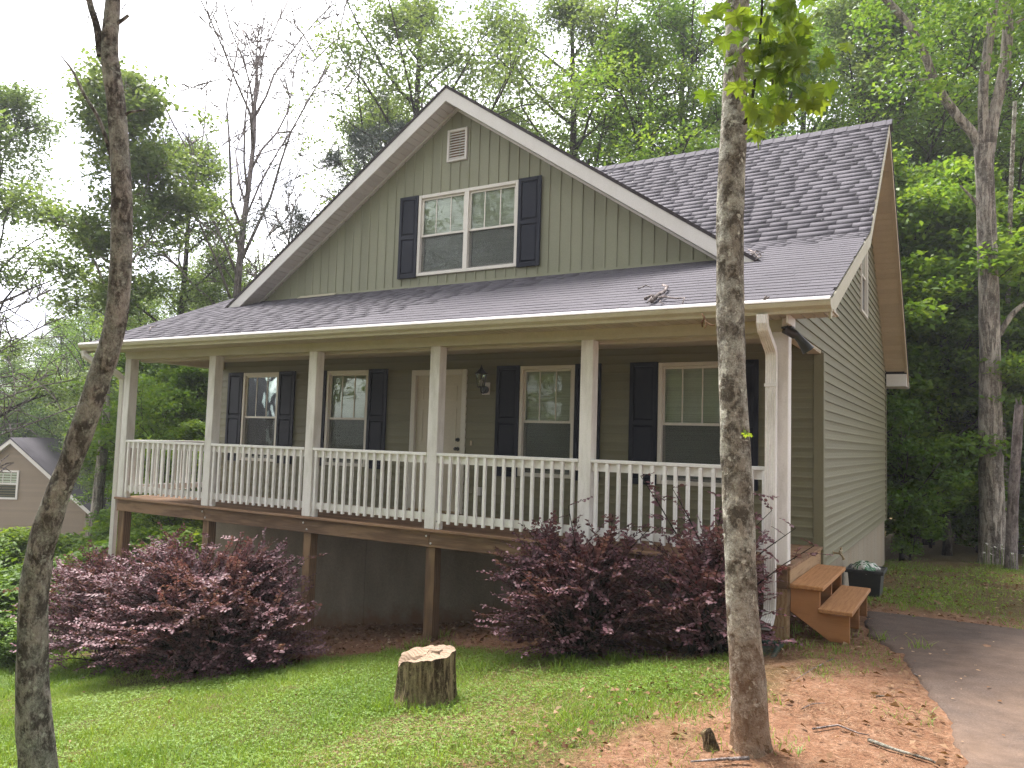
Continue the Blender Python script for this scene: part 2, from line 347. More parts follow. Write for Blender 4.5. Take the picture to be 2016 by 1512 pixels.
GF = np.stack([idx[:-1, :-1], idx[:-1, 1:], idx[1:, 1:], idx[1:, :-1]], -1).reshape(-1, 4)
ground = obj('ground', smooth(fast_mesh('ground', np.stack([XX, YY, ZZ], -1).reshape(-1, 3), GF)), M['ground'], kind='structure')

# the driveway: a slab with a ragged, crumbling near edge
DW = [(.47, 1.98), (.52, 1.35), (.62, .62), (.83, .06), (.98, -.45), (1.12, -.96), (1.23, -1.4), (1.33, -1.8), (1.42, -2.38), (1.48, -2.85), (1.53, -3.6), (1.5, -4.6), (1.42, -6.), (1.2, -9.5), (.9, -16)]
rr = random.Random(4)
def resample(pts, step):
    o = []
    for (x0, y0), (x1, y1) in zip(pts, pts[1:]):
        k = max(1, int(math.hypot(x1-x0, y1-y0)/step))
        o += [(x0+(x1-x0)*i/k, y0+(y1-y0)*i/k) for i in range(k)]
    return o+[pts[-1]]
edge = resample(DW, .07); mb = MB(); cols = [0, .02, .05, .12, .3, .7, 1.4, 2.4, 4., 7.]
rowsv = []
for i, (x, y) in enumerate(edge):
    j = (rr.random()-.5)*.035+.03*float(vnoise(np.array([x*2.5, y*2.5, 0.]))); row = []
    yo = y+max(0, y-1.)*.0
    for k, c in enumerate(cols):
        px = x+j+c; top = g1(px, y)+.028-.004*math.sin(px*2+y)
        z = top+(0 if k > 1 else (-.01 if k == 1 else -.06)); row.append((px, y, min(z, top)))
    rowsv.append(row)
V = np.array(rowsv).reshape(-1, 3); nr, nc = len(rowsv), len(cols); idx = np.arange(nr*nc).reshape(nr, nc)
drive = obj('driveway', fast_mesh('driveway', V, np.stack([idx[:-1, :-1], idx[1:, :-1], idx[1:, 1:], idx[:-1, 1:]], -1).reshape(-1, 4)), M['asphalt'], kind='structure')
mb = MB(); cp = [(.62, 1.22), (.8, 1.25), (.95, 1.22), (1.1, 1.3), (1.3, 1.42), (1.45, 1.44)]
for a_, b_ in zip(cp, cp[1:]):
    mb.add([(a_[0], a_[1]-.006, -.533), (b_[0], b_[1]-.006, -.533), (b_[0], b_[1]+.006, -.533), (a_[0], a_[1]+.006, -.533)], [(0, 1, 2, 3)])

# ------------------------------------------------------------------ the house
D, XL, YR = 1.906, -10.62, 10.1
ZSB, HC = -.272, .117
def zp(y): return 2.505+.4327*(y+.42)
YB = 2.982; ZB = zp(YB); YRI, ZRI = 5.972, 6.569
def zm(y): return ZB+(ZRI-ZB)/(YRI-YB)*(y-YB)
def zr(y): return ZRI-.8735*(y-YRI)
def roof(y): return zp(y) if y < YB else (zm(y) if y < YRI else zr(y))
XO, XOL = .408, -11.05
GA, GZ, GS, GY = -5.399, 6.58, .67, 1.575           # cross gable: apex x, apex z, slope, front plane
def zg(x): return GZ-GS*abs(x-GA)
house = root('house', 'olive sided house with dark shingled roof, front gable and full white railed porch', 'house', (-5.3, 6., -1.5))
H = lambda name, mb, mat, parent=house, **k: obj(name, mb, M[mat] if isinstance(mat, str) else mat, parent, **k)

SEC = [(0, 0), (.0185, 0), (.0185, .012), (.012, .03), (.0045, .075), (.004, HC+.004), (-.09, HC+.004), (-.09, 0)]
WIN = [(-9.935, -9.019), (-7.88, -6.962), (-4.11, -3.229), (-2.017, -1.12)]; WZ0, WZ1 = .617, 2.202
DOOR = (-6.085, -5.041, 2.179)
def clipsec(lo, hi): return [(n_, min(max(h, lo), hi)) for n_, h in SEC]
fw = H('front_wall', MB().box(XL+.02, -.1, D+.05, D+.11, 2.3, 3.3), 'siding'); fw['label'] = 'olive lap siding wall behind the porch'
k = 0
z = ZSB
while z < 2.42:
    segs = [(XL, -.09)]
    for (a, b, z0, z1) in [(a, b, WZ0, WZ1) for a, b in WIN]+[(DOOR[0], DOOR[1], -.3, DOOR[2])]:
        if z+HC > z0+.01 and z < z1-.01:
            ns = []
            for (p0, p1) in segs:
                if b <= p0 or a >= p1: ns.append((p0, p1)); continue
                if a+.03 > p0: ns.append((p0, a+.03))
                if b-.03 < p1: ns.append((b-.03, p1))
            segs = ns
    for a, b in segs:
        j = .0004*(k % 3)
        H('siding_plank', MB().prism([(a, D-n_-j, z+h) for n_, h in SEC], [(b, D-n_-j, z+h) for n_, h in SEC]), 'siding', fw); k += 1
    for (a, b, z0, z1) in [(a, b, WZ0, WZ1) for a, b in WIN]+[(DOOR[0], DOOR[1], -.3, DOOR[2])]:
        for lo, hi in ((z, z0+.02), (z1-.02, z+HC)):
            lo, hi = max(lo, z), min(hi, z+HC)
            if hi-lo > .015 and z+HC > z0+.01 and z < z1-.01 and z0 > -.2 and not (z > z0 and z+HC < z1) or (z0 < -.2 and hi-lo > .015 and z < z1-.01 and z+HC > z1 and lo > 1):
                S_ = clipsec(lo-z, hi-z); H('siding_plank', MB().prism([(a+.0301, D-n_, z+h) for n_, h in S_], [(b-.0301, D-n_, z+h) for n_, h in S_]), 'siding', fw)
    z += HC
# right side wall
def yfront(z):
    if z < 2.29: return D
    if z < zp(0.0)-.2: return 0.0
    for i in range(800):
        y = i*.01
        if roof(y)-.17 >= z: return y
    return YRI
def yrear(z):
    if z <= zr(YR)-.2: return YR
    return min(YR, YRI+(ZRI-.17-z)/.8735)
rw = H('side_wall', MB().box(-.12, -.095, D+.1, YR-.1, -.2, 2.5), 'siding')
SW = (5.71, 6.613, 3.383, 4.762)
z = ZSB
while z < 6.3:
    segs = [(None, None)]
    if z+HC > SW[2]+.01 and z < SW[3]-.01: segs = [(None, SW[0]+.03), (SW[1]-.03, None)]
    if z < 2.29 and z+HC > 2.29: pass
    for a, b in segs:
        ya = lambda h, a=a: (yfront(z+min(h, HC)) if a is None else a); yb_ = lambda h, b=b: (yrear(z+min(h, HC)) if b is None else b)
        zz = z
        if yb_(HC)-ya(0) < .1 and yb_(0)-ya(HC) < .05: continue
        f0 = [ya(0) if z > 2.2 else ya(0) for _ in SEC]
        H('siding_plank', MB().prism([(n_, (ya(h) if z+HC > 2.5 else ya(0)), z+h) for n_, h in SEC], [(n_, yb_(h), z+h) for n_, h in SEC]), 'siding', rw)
    for lo, hi in ((z, SW[2]+.02), (SW[3]-.02, z+HC)):
        lo, hi = max(lo, z), min(hi, z+HC)
        if hi-lo > .015 and z+HC > SW[2]+.01 and z < SW[3]-.01:
            S_ = clipsec(lo-z, hi-z); H('siding_plank', MB().prism([(n_, SW[0]+.0301, z+h) for n_, h in S_], [(n_, SW[1]-.0301, z+h) for n_, h in S_]), 'siding', rw)
    z += HC
H('corner_trim', MB().box(-.085, .026, D-.027, D+.0, ZSB, 2.275).box(.0, .026, D, D+.085, ZSB, 2.275), 'siding')
H('rear_corner_trim', MB().box(.0, .027, YR-.08, YR+.02, ZSB, 2.52), 'siding')
H('left_wall', MB().prism([(XL, D+.1, -.3), (XL, YR, -.3), (XL, YR, zr(YR)-.17), (XL, YRI, ZRI-.17), (XL, YB, ZB-.17), (XL, 0.05, zp(.05)-.17), (XL, .05, 2.3), (XL, D+.1, 2.3)],
                          [(XL+.1, D+.1, -.3), (XL+.1, YR, -.3), (XL+.1, YR, zr(YR)-.17), (XL+.1, YRI, ZRI-.17), (XL+.1, YB, ZB-.17), (XL+.1, 0.05, zp(.05)-.17), (XL+.1, .05, 2.3), (XL+.1, D+.1, 2.3)]), 'siding')
H('rear_wall', MB().box(XL+.1, -.1, YR-.1, YR, -.3, 2.6), 'siding')
H('interior_floor', MB().box(XL+.1, -.1, D+.12, YR-.1, -.2, -.1), 'interior')
H('interior_ceiling', MB().box(XL+.1, -.12, D+.12, YR-.1, 2.42, 2.5), 'interior')
# foundation: parged panels with open seams
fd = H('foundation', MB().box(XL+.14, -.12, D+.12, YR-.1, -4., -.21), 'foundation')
xx = XL+.05
while xx < -.03:
    x1 = min(xx+1.22, -.018); H('panel', MB().box(xx+.004, x1-.004, D+.03, D+.119, -4., ZSB+.03), 'foundation_front_shaded', fd); xx = x1
yy = D+.121
while yy < YR-.01:
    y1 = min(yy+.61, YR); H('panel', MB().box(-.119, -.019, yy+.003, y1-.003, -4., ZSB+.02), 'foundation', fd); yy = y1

# roof body, drip edges and rake boards
def strip(x0, x1, top, bot, ys):
    A = [(x0, y, roof(y)+top) for y in ys]+[(x0, y, roof(y)+bot) for y in ys[::-1]]; B = [(x1, a[1], a[2]) for a in A]; return A, B
rf = H('roof', MB().prism(*strip(XOL, XO, -.012, -.13, [-.42, YB, YRI, 10.45])), 'roof_edge')
H('rake_board', MB().prism(*strip(XO+.001, XO+.02, -.03, -.2, [-.40, YB, YRI])), 'cream')
H('rake_board', MB().prism(*strip(XO+.001, XO+.02, -.06, -.2, [YRI, 8.2, 10.44])), 'soffit_tan')
H('rake_board', MB().prism(*strip(XOL-.02, XOL-.001, -.03, -.19, [-.40, YB, YRI, 10.44])), 'cream')
H('drip_edge', MB().prism(*strip(XO+.001, XO+.032, .004, -.055, [YRI+.02, 8.2, 10.46])), 'roof_edge')
so = H('rake_soffit', MB().prism(*strip(.0, XO-.001, -.132, -.15, [.0, YB, YRI])), 'soffit_tan')
s_len = math.hypot(1, .8735); y = YRI+.0
while y < 10.05:
    y1 = y+.0915
    H('soffit_slat', MB().prism([(.028, y+.009, zr(y+.009)-.172), (XO-.04, y+.009, zr(y+.009)-.172), (XO-.04, y+.009, zr(y+.009)-.135), (.028, y+.009, zr(y+.009)-.135)],
                               [(.028, y1, zr(y1)-.172), (XO-.04, y1, zr(y1)-.172), (XO-.04, y1, zr(y1)-.135), (.028, y1, zr(y1)-.135)]), 'soffit_tan', so); y = y1
H('soffit_trim', MB().prism(*strip(XO-.038, XO, -.135, -.185, [YRI+.05, 8.2, 10.1])), 'soffit_tan')
H('soffit_trim', MB().prism(*strip(.002, .03, -.135, -.187, [YRI+.05, 8.2, 10.05])), 'soffit_tan')
H('eave_return', MB().box(.03, XO-.002, YR-.04, 10.45, 2.49, 2.745), 'trim')
H('rear_gutter', MB().box(XOL, XO+.02, 10.452, 10.56, 2.47, 2.6), 'trim')

# shingles: 300 nearest tabs are pieces of their own, the rest one part
tabs = []
def shingle_field(x0, x1, ya, yb_, zf, expo=.142, seed=1):
    r_ = random.Random(seed); dy = yb_-ya; dz = zf(yb_)-zf(ya); Ls = math.hypot(dy, dz); ey, ez = dy/Ls, dz/Ls
    n_ = int(math.ceil(Ls/expo)); row = 0
    for i in range(n_):
        s0 = i*expo; x = x0-r_.random()*.3
        while x < x1:
            w = r_.choice([.2, .25, .3, .34, .4, .48]); a, b = max(x, x0), min(x+w, x1)
            if b-a > .03: tabs.append((a, b, s0, min(s0+expo*1.25, Ls+.03), ya, zf(ya), ey, ez, r_.choice([0, 0, .0008, .0018])+r_.random()*.0006))
            x += w
shingle_field(XOL-.02, XO+.022, -.45, YB, zp, seed=1)
shingle_field(XOL-.02, XO+.022, YB-.0, YRI, zm, seed=2)
def under_gable(t):
    xm = (t[0]+t[1])/2; y = t[4]+t[2]*t[6]; z_ = t[5]+t[2]*t[7]
    return y > GY+.25 and z_ < zg(xm)-.22
tabs = [t for t in tabs if not under_gable(t)]
def tabgeo(t):
    a, b, s0, s1, y0, z0, ey, ez, lift = t
    def P(x, s, h): return (x, y0+s*ey-ez*h, z0+s*ez+ey*h)
    g_ = .0012; hb = .0065+lift; ht = .0015
    return [P(a+g_, s0, .0), P(b-g_, s0, .0), P(b-g_, s1, -.004), P(a+g_, s1, -.004), P(a+g_, s0, hb), P(b-g_, s0, hb), P(b-g_, s1, ht), P(a+g_, s1, ht)]
BF = [(0, 3, 2, 1), (4, 5, 6, 7), (0, 1, 5, 4), (1, 2, 6, 5), (2, 3, 7, 6), (3, 0, 4, 7)]
def tabdist(t): return (Vector(((t[0]+t[1])/2, t[4]+t[2]*t[6], t[5]+t[2]*t[7]))-CAM).length
tabs.sort(key=tabdist)
for t in tabs[:300]: obj('shingle', MB().add(tabgeo(t), BF).mesh('shingle', False), M['shingle'], rf)
V = np.array([tabgeo(t) for t in tabs[300:]]).reshape(-1, 3); n_ = len(tabs)-300
F = (np.array(BF)[None]+(np.arange(n_)*8)[:, None, None]).reshape(-1, 4)
obj('shingle_courses', fast_mesh('shingle_courses', V, F), M['shingle'], rf, kind='stuff')
x = XOL
while x < XO+.02:
    x1 = min(x+.2, XO+.03); lift = .012+.006*math.sin(x*40)
    mb = MB(); hh = .018
    A = [(x, YRI-.15, zm(YRI-.15)+.004), (x, YRI, ZRI+.006), (x, YRI+.15, zr(YRI+.15)+.004), (x, YRI+.15, zr(YRI+.15)+.016), (x, YRI, ZRI+.022), (x, YRI-.15, zm(YRI-.15)+.016)]
    B = [(x1+.03, a[1], a[2]+(.014 if i > 2 else .006)) for i, a in enumerate(A)]
    if GA-.2 < x and x < .5 or x > -5: H('ridge_cap', mb.prism(A, B), 'shingle', rf)
    x = x1

# cross gable roof
def gslab(x0, x1, top, bot, y0, y1):
    A = [(x0, y0, zg(x0)+top), (x1, y0, zg(x1)+top), (x1, y0, zg(x1)+bot), (x0, y0, zg(x0)+bot)]; return A, [(a[0], y1, a[2]) for a in A]
GX0, GX1 = GA-4.86, GA+4.86
gr_ = H('gable_roof', MB().prism(*gslab(GX0, GA, -.02, -.07, GY-.022, 5.95)).prism(*gslab(GA, GX1, -.02, -.07, GY-.022, 5.95)), 'roof_edge')
gr_['label'] = 'shingled front gable roof with dark edge'
for xa, xb, s in ((GX0, GA, 1), (GA, GX1, -1)):
    q = H('rake_board', MB().prism([(xa, GY-.012, zg(xa)-.072), (xb, GY-.012, zg(xb)-.072), (xb, GY-.012, zg(xb)-.275), (xa, GY-.012, zg(xa)-.275)],
                                  [(xa, GY+.012, zg(xa)-.072), (xb, GY+.012, zg(xb)-.072), (xb, GY+.012, zg(xb)-.275), (xa, GY+.012, zg(xa)-.275)]), 'trim')
    sf = H('gable_soffit', MB().prism(*gslab(min(xa, xb), max(xa, xb), -.255, -.262, GY+.013, D+.05)), 'soffit_white')
    n_ = int(4.86/.0915)
    for i in range(n_):
        a = GA-s*(.03+i*.0915); b = a-s*.0795
        x0, x1 = min(a, b), max(a, b)
        H('soffit_slat', MB().prism(*gslab(x0, x1, -.263, -.2785, GY+.014, D-.06)), 'soffit_white', sf)
    H('frieze_trim', MB().prism(*gslab(min(xa, xb), max(xa, xb), -.264, -.31, D-.058, D+.0)), 'soffit_white')
# vertical panels of the gable wall
gw = H('gable_wall', MB().prism([(GA-4.2, D+.13, 3.3), (GA+4.2, D+.13, 3.3), (GA, D+.13, zg(GA)-.3)], [(GA-4.2, D+.16, 3.3), (GA+4.2, D+.16, 3.3), (GA, D+.16, zg(GA)-.3)]), 'interior')
UW = (-6.079, -4.233, 3.683, 4.99); VENT = (-5.565, -5.189, 5.458, 5.976)
pw = .178; zbot = zp(D)-.03; x = GA-4.4
def gpanel(x0, x1, zlo, zhi):
    xs = [x0, x1] if not (x0 < GA < x1) else [x0, GA, x1]
    def top(xx): return min(zhi, zg(xx)-.27) if zhi is not None else zg(xx)-.27
    t = [top(q) for q in xs]
    if max(t) < zlo+.02: return
    mb = MB(); f = [(x0, zlo), (x1, zlo)]+[(q, max(top(q), zlo+.001)) for q in xs[::-1]]
    mb.prism([(a, D, b) for a, b in f], [(a, D+.12, b) for a, b in f])
    r0, r1 = x0+.002, x0+.026
    if min(top(r0), top(r1)) > zlo+.01:
        mb.prism([(r0, D-.013, zlo), (r1, D-.013, zlo), (r1, D-.013, top(r1)), (r0, D-.013, top(r0))], [(r0-.0, D-.0005, zlo), (r1+.006, D-.0005, zlo), (r1+.006, D-.0005, top(r1)), (r0, D-.0005, top(r0))])
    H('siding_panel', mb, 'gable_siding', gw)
while x < GA+4.4:
    x0, x1 = x+.001, x+pw-.002; cuts = [(zbot, None)]
    for (a, b, z0, z1) in (UW,):
        if x1 > a+.04 and x0 < b-.04:
            if x0 < a+.04 or x1 > b-.04: pass
            cuts = [(zbot, z0+.03), (z1-.03, None)]
    for lo, hi in cuts: gpanel(x0, x1, lo, hi)
    x += pw
H('base_flashing', MB().box(GA-4.15, GA+4.15, D-.02, D+.01, zp(D)-.06, zp(D)+.028), 'gable_siding')
H('flashing_strip', MB().prism([(-8.6, D-.12, zp(D-.12)+.016), (-7.75, D-.1, zp(D-.1)+.018), (-7.75, D-.03, zp(D-.03)+.035), (-8.6, D-.03, zp(D-.03)+.03)], [(-8.6, D-.12, zp(D-.12)+.018), (-7.75, D-.1, zp(D-.1)+.02), (-7.75, D-.03, zp(D-.03)+.037), (-8.6, D-.03, zp(D-.03)+.032)]), 'cream')

# windows, shutters, vent, door
class Fr:
    """flat frame on a wall: u along it, n outward, z up"""
    def __init__(s, f): s.f = f
    def box(s, mb, u0, u1, n0, n1, z0, z1):
        return mb.prism([s.f(u0, n0, z0), s.f(u1, n0, z0), s.f(u1, n0, z1), s.f(u0, n0, z1)], [s.f(u0, n1, z0), s.f(u1, n1, z0), s.f(u1, n1, z1), s.f(u0, n1, z1)])
FRONT = Fr(lambda u, n_, z_: (u, D-n_, z_)); SIDE = Fr(lambda u, n_, z_: (n_, u, z_))
def frame4(fr, u0, u1, n0, n1, z0, z1, w, wb=None):
    wb = wb or w; mb = MB(); fr.box(mb, u0, u0+w, n0, n1, z0, z1); fr.box(mb, u1-w, u1, n0, n1, z0, z1)
    fr.box(mb, u0+w, u1-w, n0, n1, z1-w, z1); fr.box(mb, u0+w, u1-w, n0, n1, z0, z0+wb); return mb
def sash_window(fr, u0, u1, z0, z1, zmid, seed, halves=1):
    wr = bevel(H('window', frame4(fr, u0, u1, -.07, .034, z0, z1, .052, .05), 'window_white'), .004)
    P = lambda name, mb, mat, kind=None: obj(name, mb, M[mat], wr, kind=kind)
    ui0, ui1 = u0+.052, u1-.052; span = (ui1-ui0-(.075 if halves == 2 else 0))/halves
    if halves == 2:
        mb = MB(); fr.box(mb, ui0+span, ui1-span, -.069, .032, z0+.0505, z1-.0525); P('mullion', mb, 'window_white')
    for h in range(halves):
        a = ui0+h*(span+.075); b = a+span; zz0, zz1 = z0+.05, z1-.052
        P('upper_sash', frame4(fr, a+.0005, b-.0005, -.028, .0, zmid-.02, zz1-.0005, .032), 'window_white')
        P('lower_sash', frame4(fr, a+.0005, b-.0005, -.058, -.0295, zz0+.0005, zmid+.022, .034), 'window_white')
        mb = MB(); fr.box(mb, a+.02, b-.02, -.017, -.013, zmid, zz1-.02); P('pane', mb, 'glass')
        mb = MB(); fr.box(mb, a+.02, b-.02, -.047, -.043, zz0+.02, zmid+.005); P('pane', mb, 'glass')
        for q in (1/3, 2/3):
            mb = MB(); uu = a+(b-a)*q; fr.box(mb, uu-.008, uu+.008, -.0125, -.006, zmid+.012, zz1-.0325); P('grille_bar', mb, 'window_white')
        mb = MB(); fr.box(mb, a+.004, b-.004, -.021, -.019, zz0+.004, zmid-.021)
        P('insect_screen', mb, 'screen')
        mb = MB(); zz = zz0+.005; rs = random.Random(seed+h)
        while zz < zz1-.01:
            t = .0022; dz = .0185+rs.uniform(-.001, .001)
            A = [fr.f(a+.006, -.076, zz), fr.f(a+.006, -.076, zz+t), fr.f(a+.006, -.064, zz+dz+t), fr.f(a+.006, -.064, zz+dz)]
            B = [fr.f(b-.006, -.076, zz), fr.f(b-.006, -.076, zz+t), fr.f(b-.006, -.064, zz+dz+t), fr.f(b-.006, -.064, zz+dz)]
            mb.prism(A, B); zz += .0225
        P('blind', mb.mesh('blind'), 'blind', 'stuff')
    return wr
for i, (a, b) in enumerate(WIN): sash_window(FRONT, a, b, WZ0, WZ1, 1.403, i*7)
sash_window(FRONT, *UW, 4.335, 50, 2)
sash_window(SIDE, *SW, 4.07, 70)
def shutter(u0, u1, z0, z1):
    mb = frame4(FRONT, u0, u1, .019, .047, z0, z1, .055, .07); zmid = z0+(z1-z0)*.5; FRONT.box(mb, u0+.055, u1-.055, .019, .047, zmid-.035, zmid+.035)
    sh = bevel(H('shutter', mb, 'shutter'), .004)
    for lo, hi in ((z0+.07, zmid-.035), (zmid+.035, z1-.055)):
        a, b, c, d = u0+.055, u1-.055, lo, hi; i = .03; mb = MB()
        o_ = [(a, c), (b, c), (b, d), (a, d)]; n_ = [(a+i, c+i), (b-i, c+i), (b-i, d-i), (a+i, d-i)]
        q = [FRONT.f(u, .02, z_) for u, z_ in o_]+[FRONT.f(u, .027, z_) for u, z_ in o_]+[FRONT.f(u, .042, z_) for u, z_ in n_]
        mb.add(q, [(0, 1, 2, 3), (8, 9, 10, 11)]+[(j, (j+1) % 4, 4+(j+1) % 4, 4+j) for j in range(4)]+[(4+j, 4+(j+1) % 4, 8+(j+1) % 4, 8+j) for j in range(4)])
        H('raised_panel', mb, 'shutter', sh)
for a, b in WIN: shutter(a-.395, a-.004, .6, 2.212); shutter(b+.004, b+.395, .6, 2.212)
shutter(UW[0]-.372, UW[0]-.003, UW[2]-.02, UW[3]+.01); shutter(UW[1]+.003, UW[1]+.388, UW[2]-.02, UW[3]+.01)
vt = bevel(H('gable_vent', frame4(FRONT, VENT[0], VENT[1], -.02, .035, VENT[2], VENT[3], .042), 'trim'), .005)
H('vent_backing', MB().box(VENT[0]+.01, VENT[1]-.01, D-.004, D-.001, VENT[2]+.01, VENT[3]-.01), 'wood_rim', vt)
for i in range(10):
    z_ = VENT[2]+.046+i*.0426; a, b = VENT[0]+.0425, VENT[1]-.0425
    H('louver', MB().prism([(a, D-.03, z_), (a, D-.032, z_+.006), (a, D-.006, z_+.03), (a, D-.006, z_+.022)], [(b, D-.03, z_), (b, D-.032, z_+.006), (b, D-.006, z_+.03), (b, D-.006, z_+.022)]), 'trim', vt)
df = H('door_frame', MB(), 'window_white') if False else None
mb = MB(); FRONT.box(mb, DOOR[0], DOOR[0]+.085, -.09, .03, .0, DOOR[2]); FRONT.box(mb, DOOR[1]-.085, DOOR[1], -.09, .03, 0, DOOR[2]); FRONT.box(mb, DOOR[0]+.085, DOOR[1]-.085, -.09, .03, DOOR[2]-.085, DOOR[2])
bevel(H('door_frame', mb, 'window_white'), .006)
a, b = DOOR[0]+.0855, DOOR[1]-.0855
mb = MB(); FRONT.box(mb, a, b, -.06, -.02, .03, DOOR[2]-.0855); door = H('door', mb, 'door'); door['label'] = 'off white six panel front door'
for u0, u1 in ((a+.11, (a+b)/2-.05), ((a+b)/2+.05, b-.11)):
    for z0, z1 in ((.25, .85), (1.05, 1.58), (1.7, 1.93)): H('panel', frame4(FRONT, u0, u1, -.0195, -.012, z0, z1, .022), 'door', door)
for z_ in (1.108, .97):
    mb = MB(); mb.tube([(b-.065, D+.02, z_), (b-.065, D+.012, z_)], .032, 14); mb.tube([(b-.065, D+.012, z_), (b-.065, D-.03, z_)], .012, 10)
    if z_ < 1: mb.tube([(b-.065, D-.028, z_), (b-.065, D-.035, z_), (b-.065, D-.05, z_), (b-.065, D-.062, z_), (b-.065, D-.066, z_)], [.012, .024, .029, .024, .01], 14)
    else: mb.box(b-.072, b-.058, D-.045, D-.03, z_-.02, z_+.02)
    H('knob' if z_ < 1 else 'deadbolt', mb, 'metal_black', door)
mb = MB(); FRONT.box(mb, DOOR[0]+.05, DOOR[1]-.05, -.06, .05, .002, .03); H('threshold', mb, 'brass')
# wall lantern
lx, lz = -4.69, 1.88
ln = H('wall_lantern', MB().box(lx-.065, lx+.065, D-.03, D-.019, lz-.09, lz+.09), 'trim')
mb = MB(); mb.tube([(lx, D-.03, lz-.02), (lx, D-.05, lz-.02)], .055, 16)
mb.tube([(lx, D-.04, lz-.02), (lx, D-.09, lz-.075), (lx, D-.15, lz-.07), (lx, D-.17, lz-.03), (lx, D-.17, lz+.0)], [.014, .013, .013, .012, .012], 8); H('bracket', mb, 'metal_black', ln)
by = D-.17; R6 = [(math.cos(math.pi/3*i), math.sin(math.pi/3*i)) for i in range(6)]
mb = MB()
for i in range(6):
    c, s = R6[i]; mb.tube([(lx+c*.055, by+s*.055, lz+.02), (lx+c*.088, by+s*.088, lz+.2)], .006, 5)
mb.tube([(lx, by, lz+.0), (lx, by, lz+.02)], [.04, .06], 6); mb.tube([(lx, by, lz+.2), (lx, by, lz+.215), (lx, by, lz+.25), (lx, by, lz+.28), (lx, by, lz+.3), (lx, by, lz+.34)], [.1, .098, .06, .03, .018, .004], 12); H('lantern_cage', mb, 'metal_black', ln)
mb = MB(); mb.tube([(lx, by, lz+.022), (lx, by, lz+.198)], [.05, .08], 6); H('lantern_glass', mb, 'glass', ln)
mb = MB(); mb.tube([(lx, by, lz+.022), (lx, by, lz+.07), (lx, by, lz+.1), (lx, by, lz+.13)], [.014, .02, .024, .006], 8); H('bulb', mb, 'trim', ln)
H('doorbell', MB().box(-4.937, -4.912, D-.034, D-.016, 1.03, 1.1), 'soffit_tan')
H('outlet_cover', MB().box(-4.8, -4.715, D-.06, D-.016, .3, .42), 'trim')
# porch header, soffits, ceiling
mb = MB(); mb.box(XL, 0.0, .0, .16, 2.272, 2.42).box(XL, 0.0, -.012, -.0005, 2.31, 2.40); H('porch_header', mb, 'cream')
H('header_lip', MB().box(XL+.16, -.16, .161, .30, 2.238, 2.38), 'soffit')
H('porch_side_header', MB().box(-.155, -.001, .3005, D-.03, 2.272, 2.45), 'cream'); H('header_underside', MB().box(-.15, -.006, .161, D-.03, 2.262, 2.2715), 'soffit_tan')
H('porch_side_header', MB().box(XL+.001, XL+.155, .3005, D-.03, 2.272, 2.45), 'cream')
pc = H('porch_ceiling', MB().box(XL+.155, -.155, .3005, D-.02, 2.425, 2.44), 'soffit')
y = .305
while y < D-.03: H('ceiling_slat', MB().box(XL+.156, -.156, y, y+.098, 2.412, 2.4245), 'soffit', pc); y += .1016
es = H('eave_soffit', MB().box(XOL+.02, XO-.02, -.375, -.013, 2.405, 2.42), 'soffit'); x = XOL+.025
while x < XO-.03: H('soffit_slat', MB().box(x, x+.092, -.372, -.0135, 2.388, 2.4045), 'soffit', es); x += .1016
H('eave_fascia', MB().box(XOL, XO, -.398, -.376, 2.375, 2.5), 'cream')
H('eave_return', MB().box(.03, .05, -.37, -.02, 2.30, 2.40).box(XO-.04, XO+.018, -.397, -.06, 2.38, 2.44), 'trim')
# K-style gutter
GP = [(-.40, 2.375), (-.455, 2.372), (-.462, 2.392), (-.468, 2.40), (-.51, 2.425), (-.522, 2.455), (-.524, 2.478), (-.515, 2.478), (-.51, 2.452), (-.5, 2.43), (-.455, 2.405), (-.45, 2.38), (-.405, 2.38), (-.405, 2.49), (-.40, 2.49)]
def gut(x0, x1): return MB().prism([(x0, y, z_) for y, z_ in GP], [(x1, y, z_) for y, z_ in GP])
gt = H('gutter', gut(XOL-.07, XO+.03), 'gutter')
LPF = [(-.534, 2.472), (-.528, 2.468), (-.505, 2.498), (-.506, 2.506), (-.513, 2.504), (-.526, 2.49)]
H('gutter_lip', MB().prism([(XOL-.07, a, b) for a, b in LPF], [(XO+.03, a, b) for a, b in LPF]), 'gutter_lip', gt)
H('gutter_drip_edge', MB().prism([(XOL-.02, -.46, 2.487), (XOL-.02, -.44, 2.487), (XOL-.02, -.40, 2.51), (XOL-.02, -.41, 2.513)], [(XO+.02, -.46, 2.487), (XO+.02, -.44, 2.487), (XO+.02, -.40, 2.51), (XO+.02, -.41, 2.513)]), 'gutter_lip', gt)
for xe in (XOL-.072, XO+.032):
    mb = MB(); hull = [(-.40, 2.375), (-.455, 2.372), (-.468, 2.40), (-.51, 2.425), (-.524, 2.455), (-.524, 2.49), (-.40, 2.49)]
    mb.prism([(xe-.002, y, z_) for y, z_ in hull], [(xe+.002, y, z_) for y, z_ in hull]); H('end_cap', mb, 'gutter', gt)
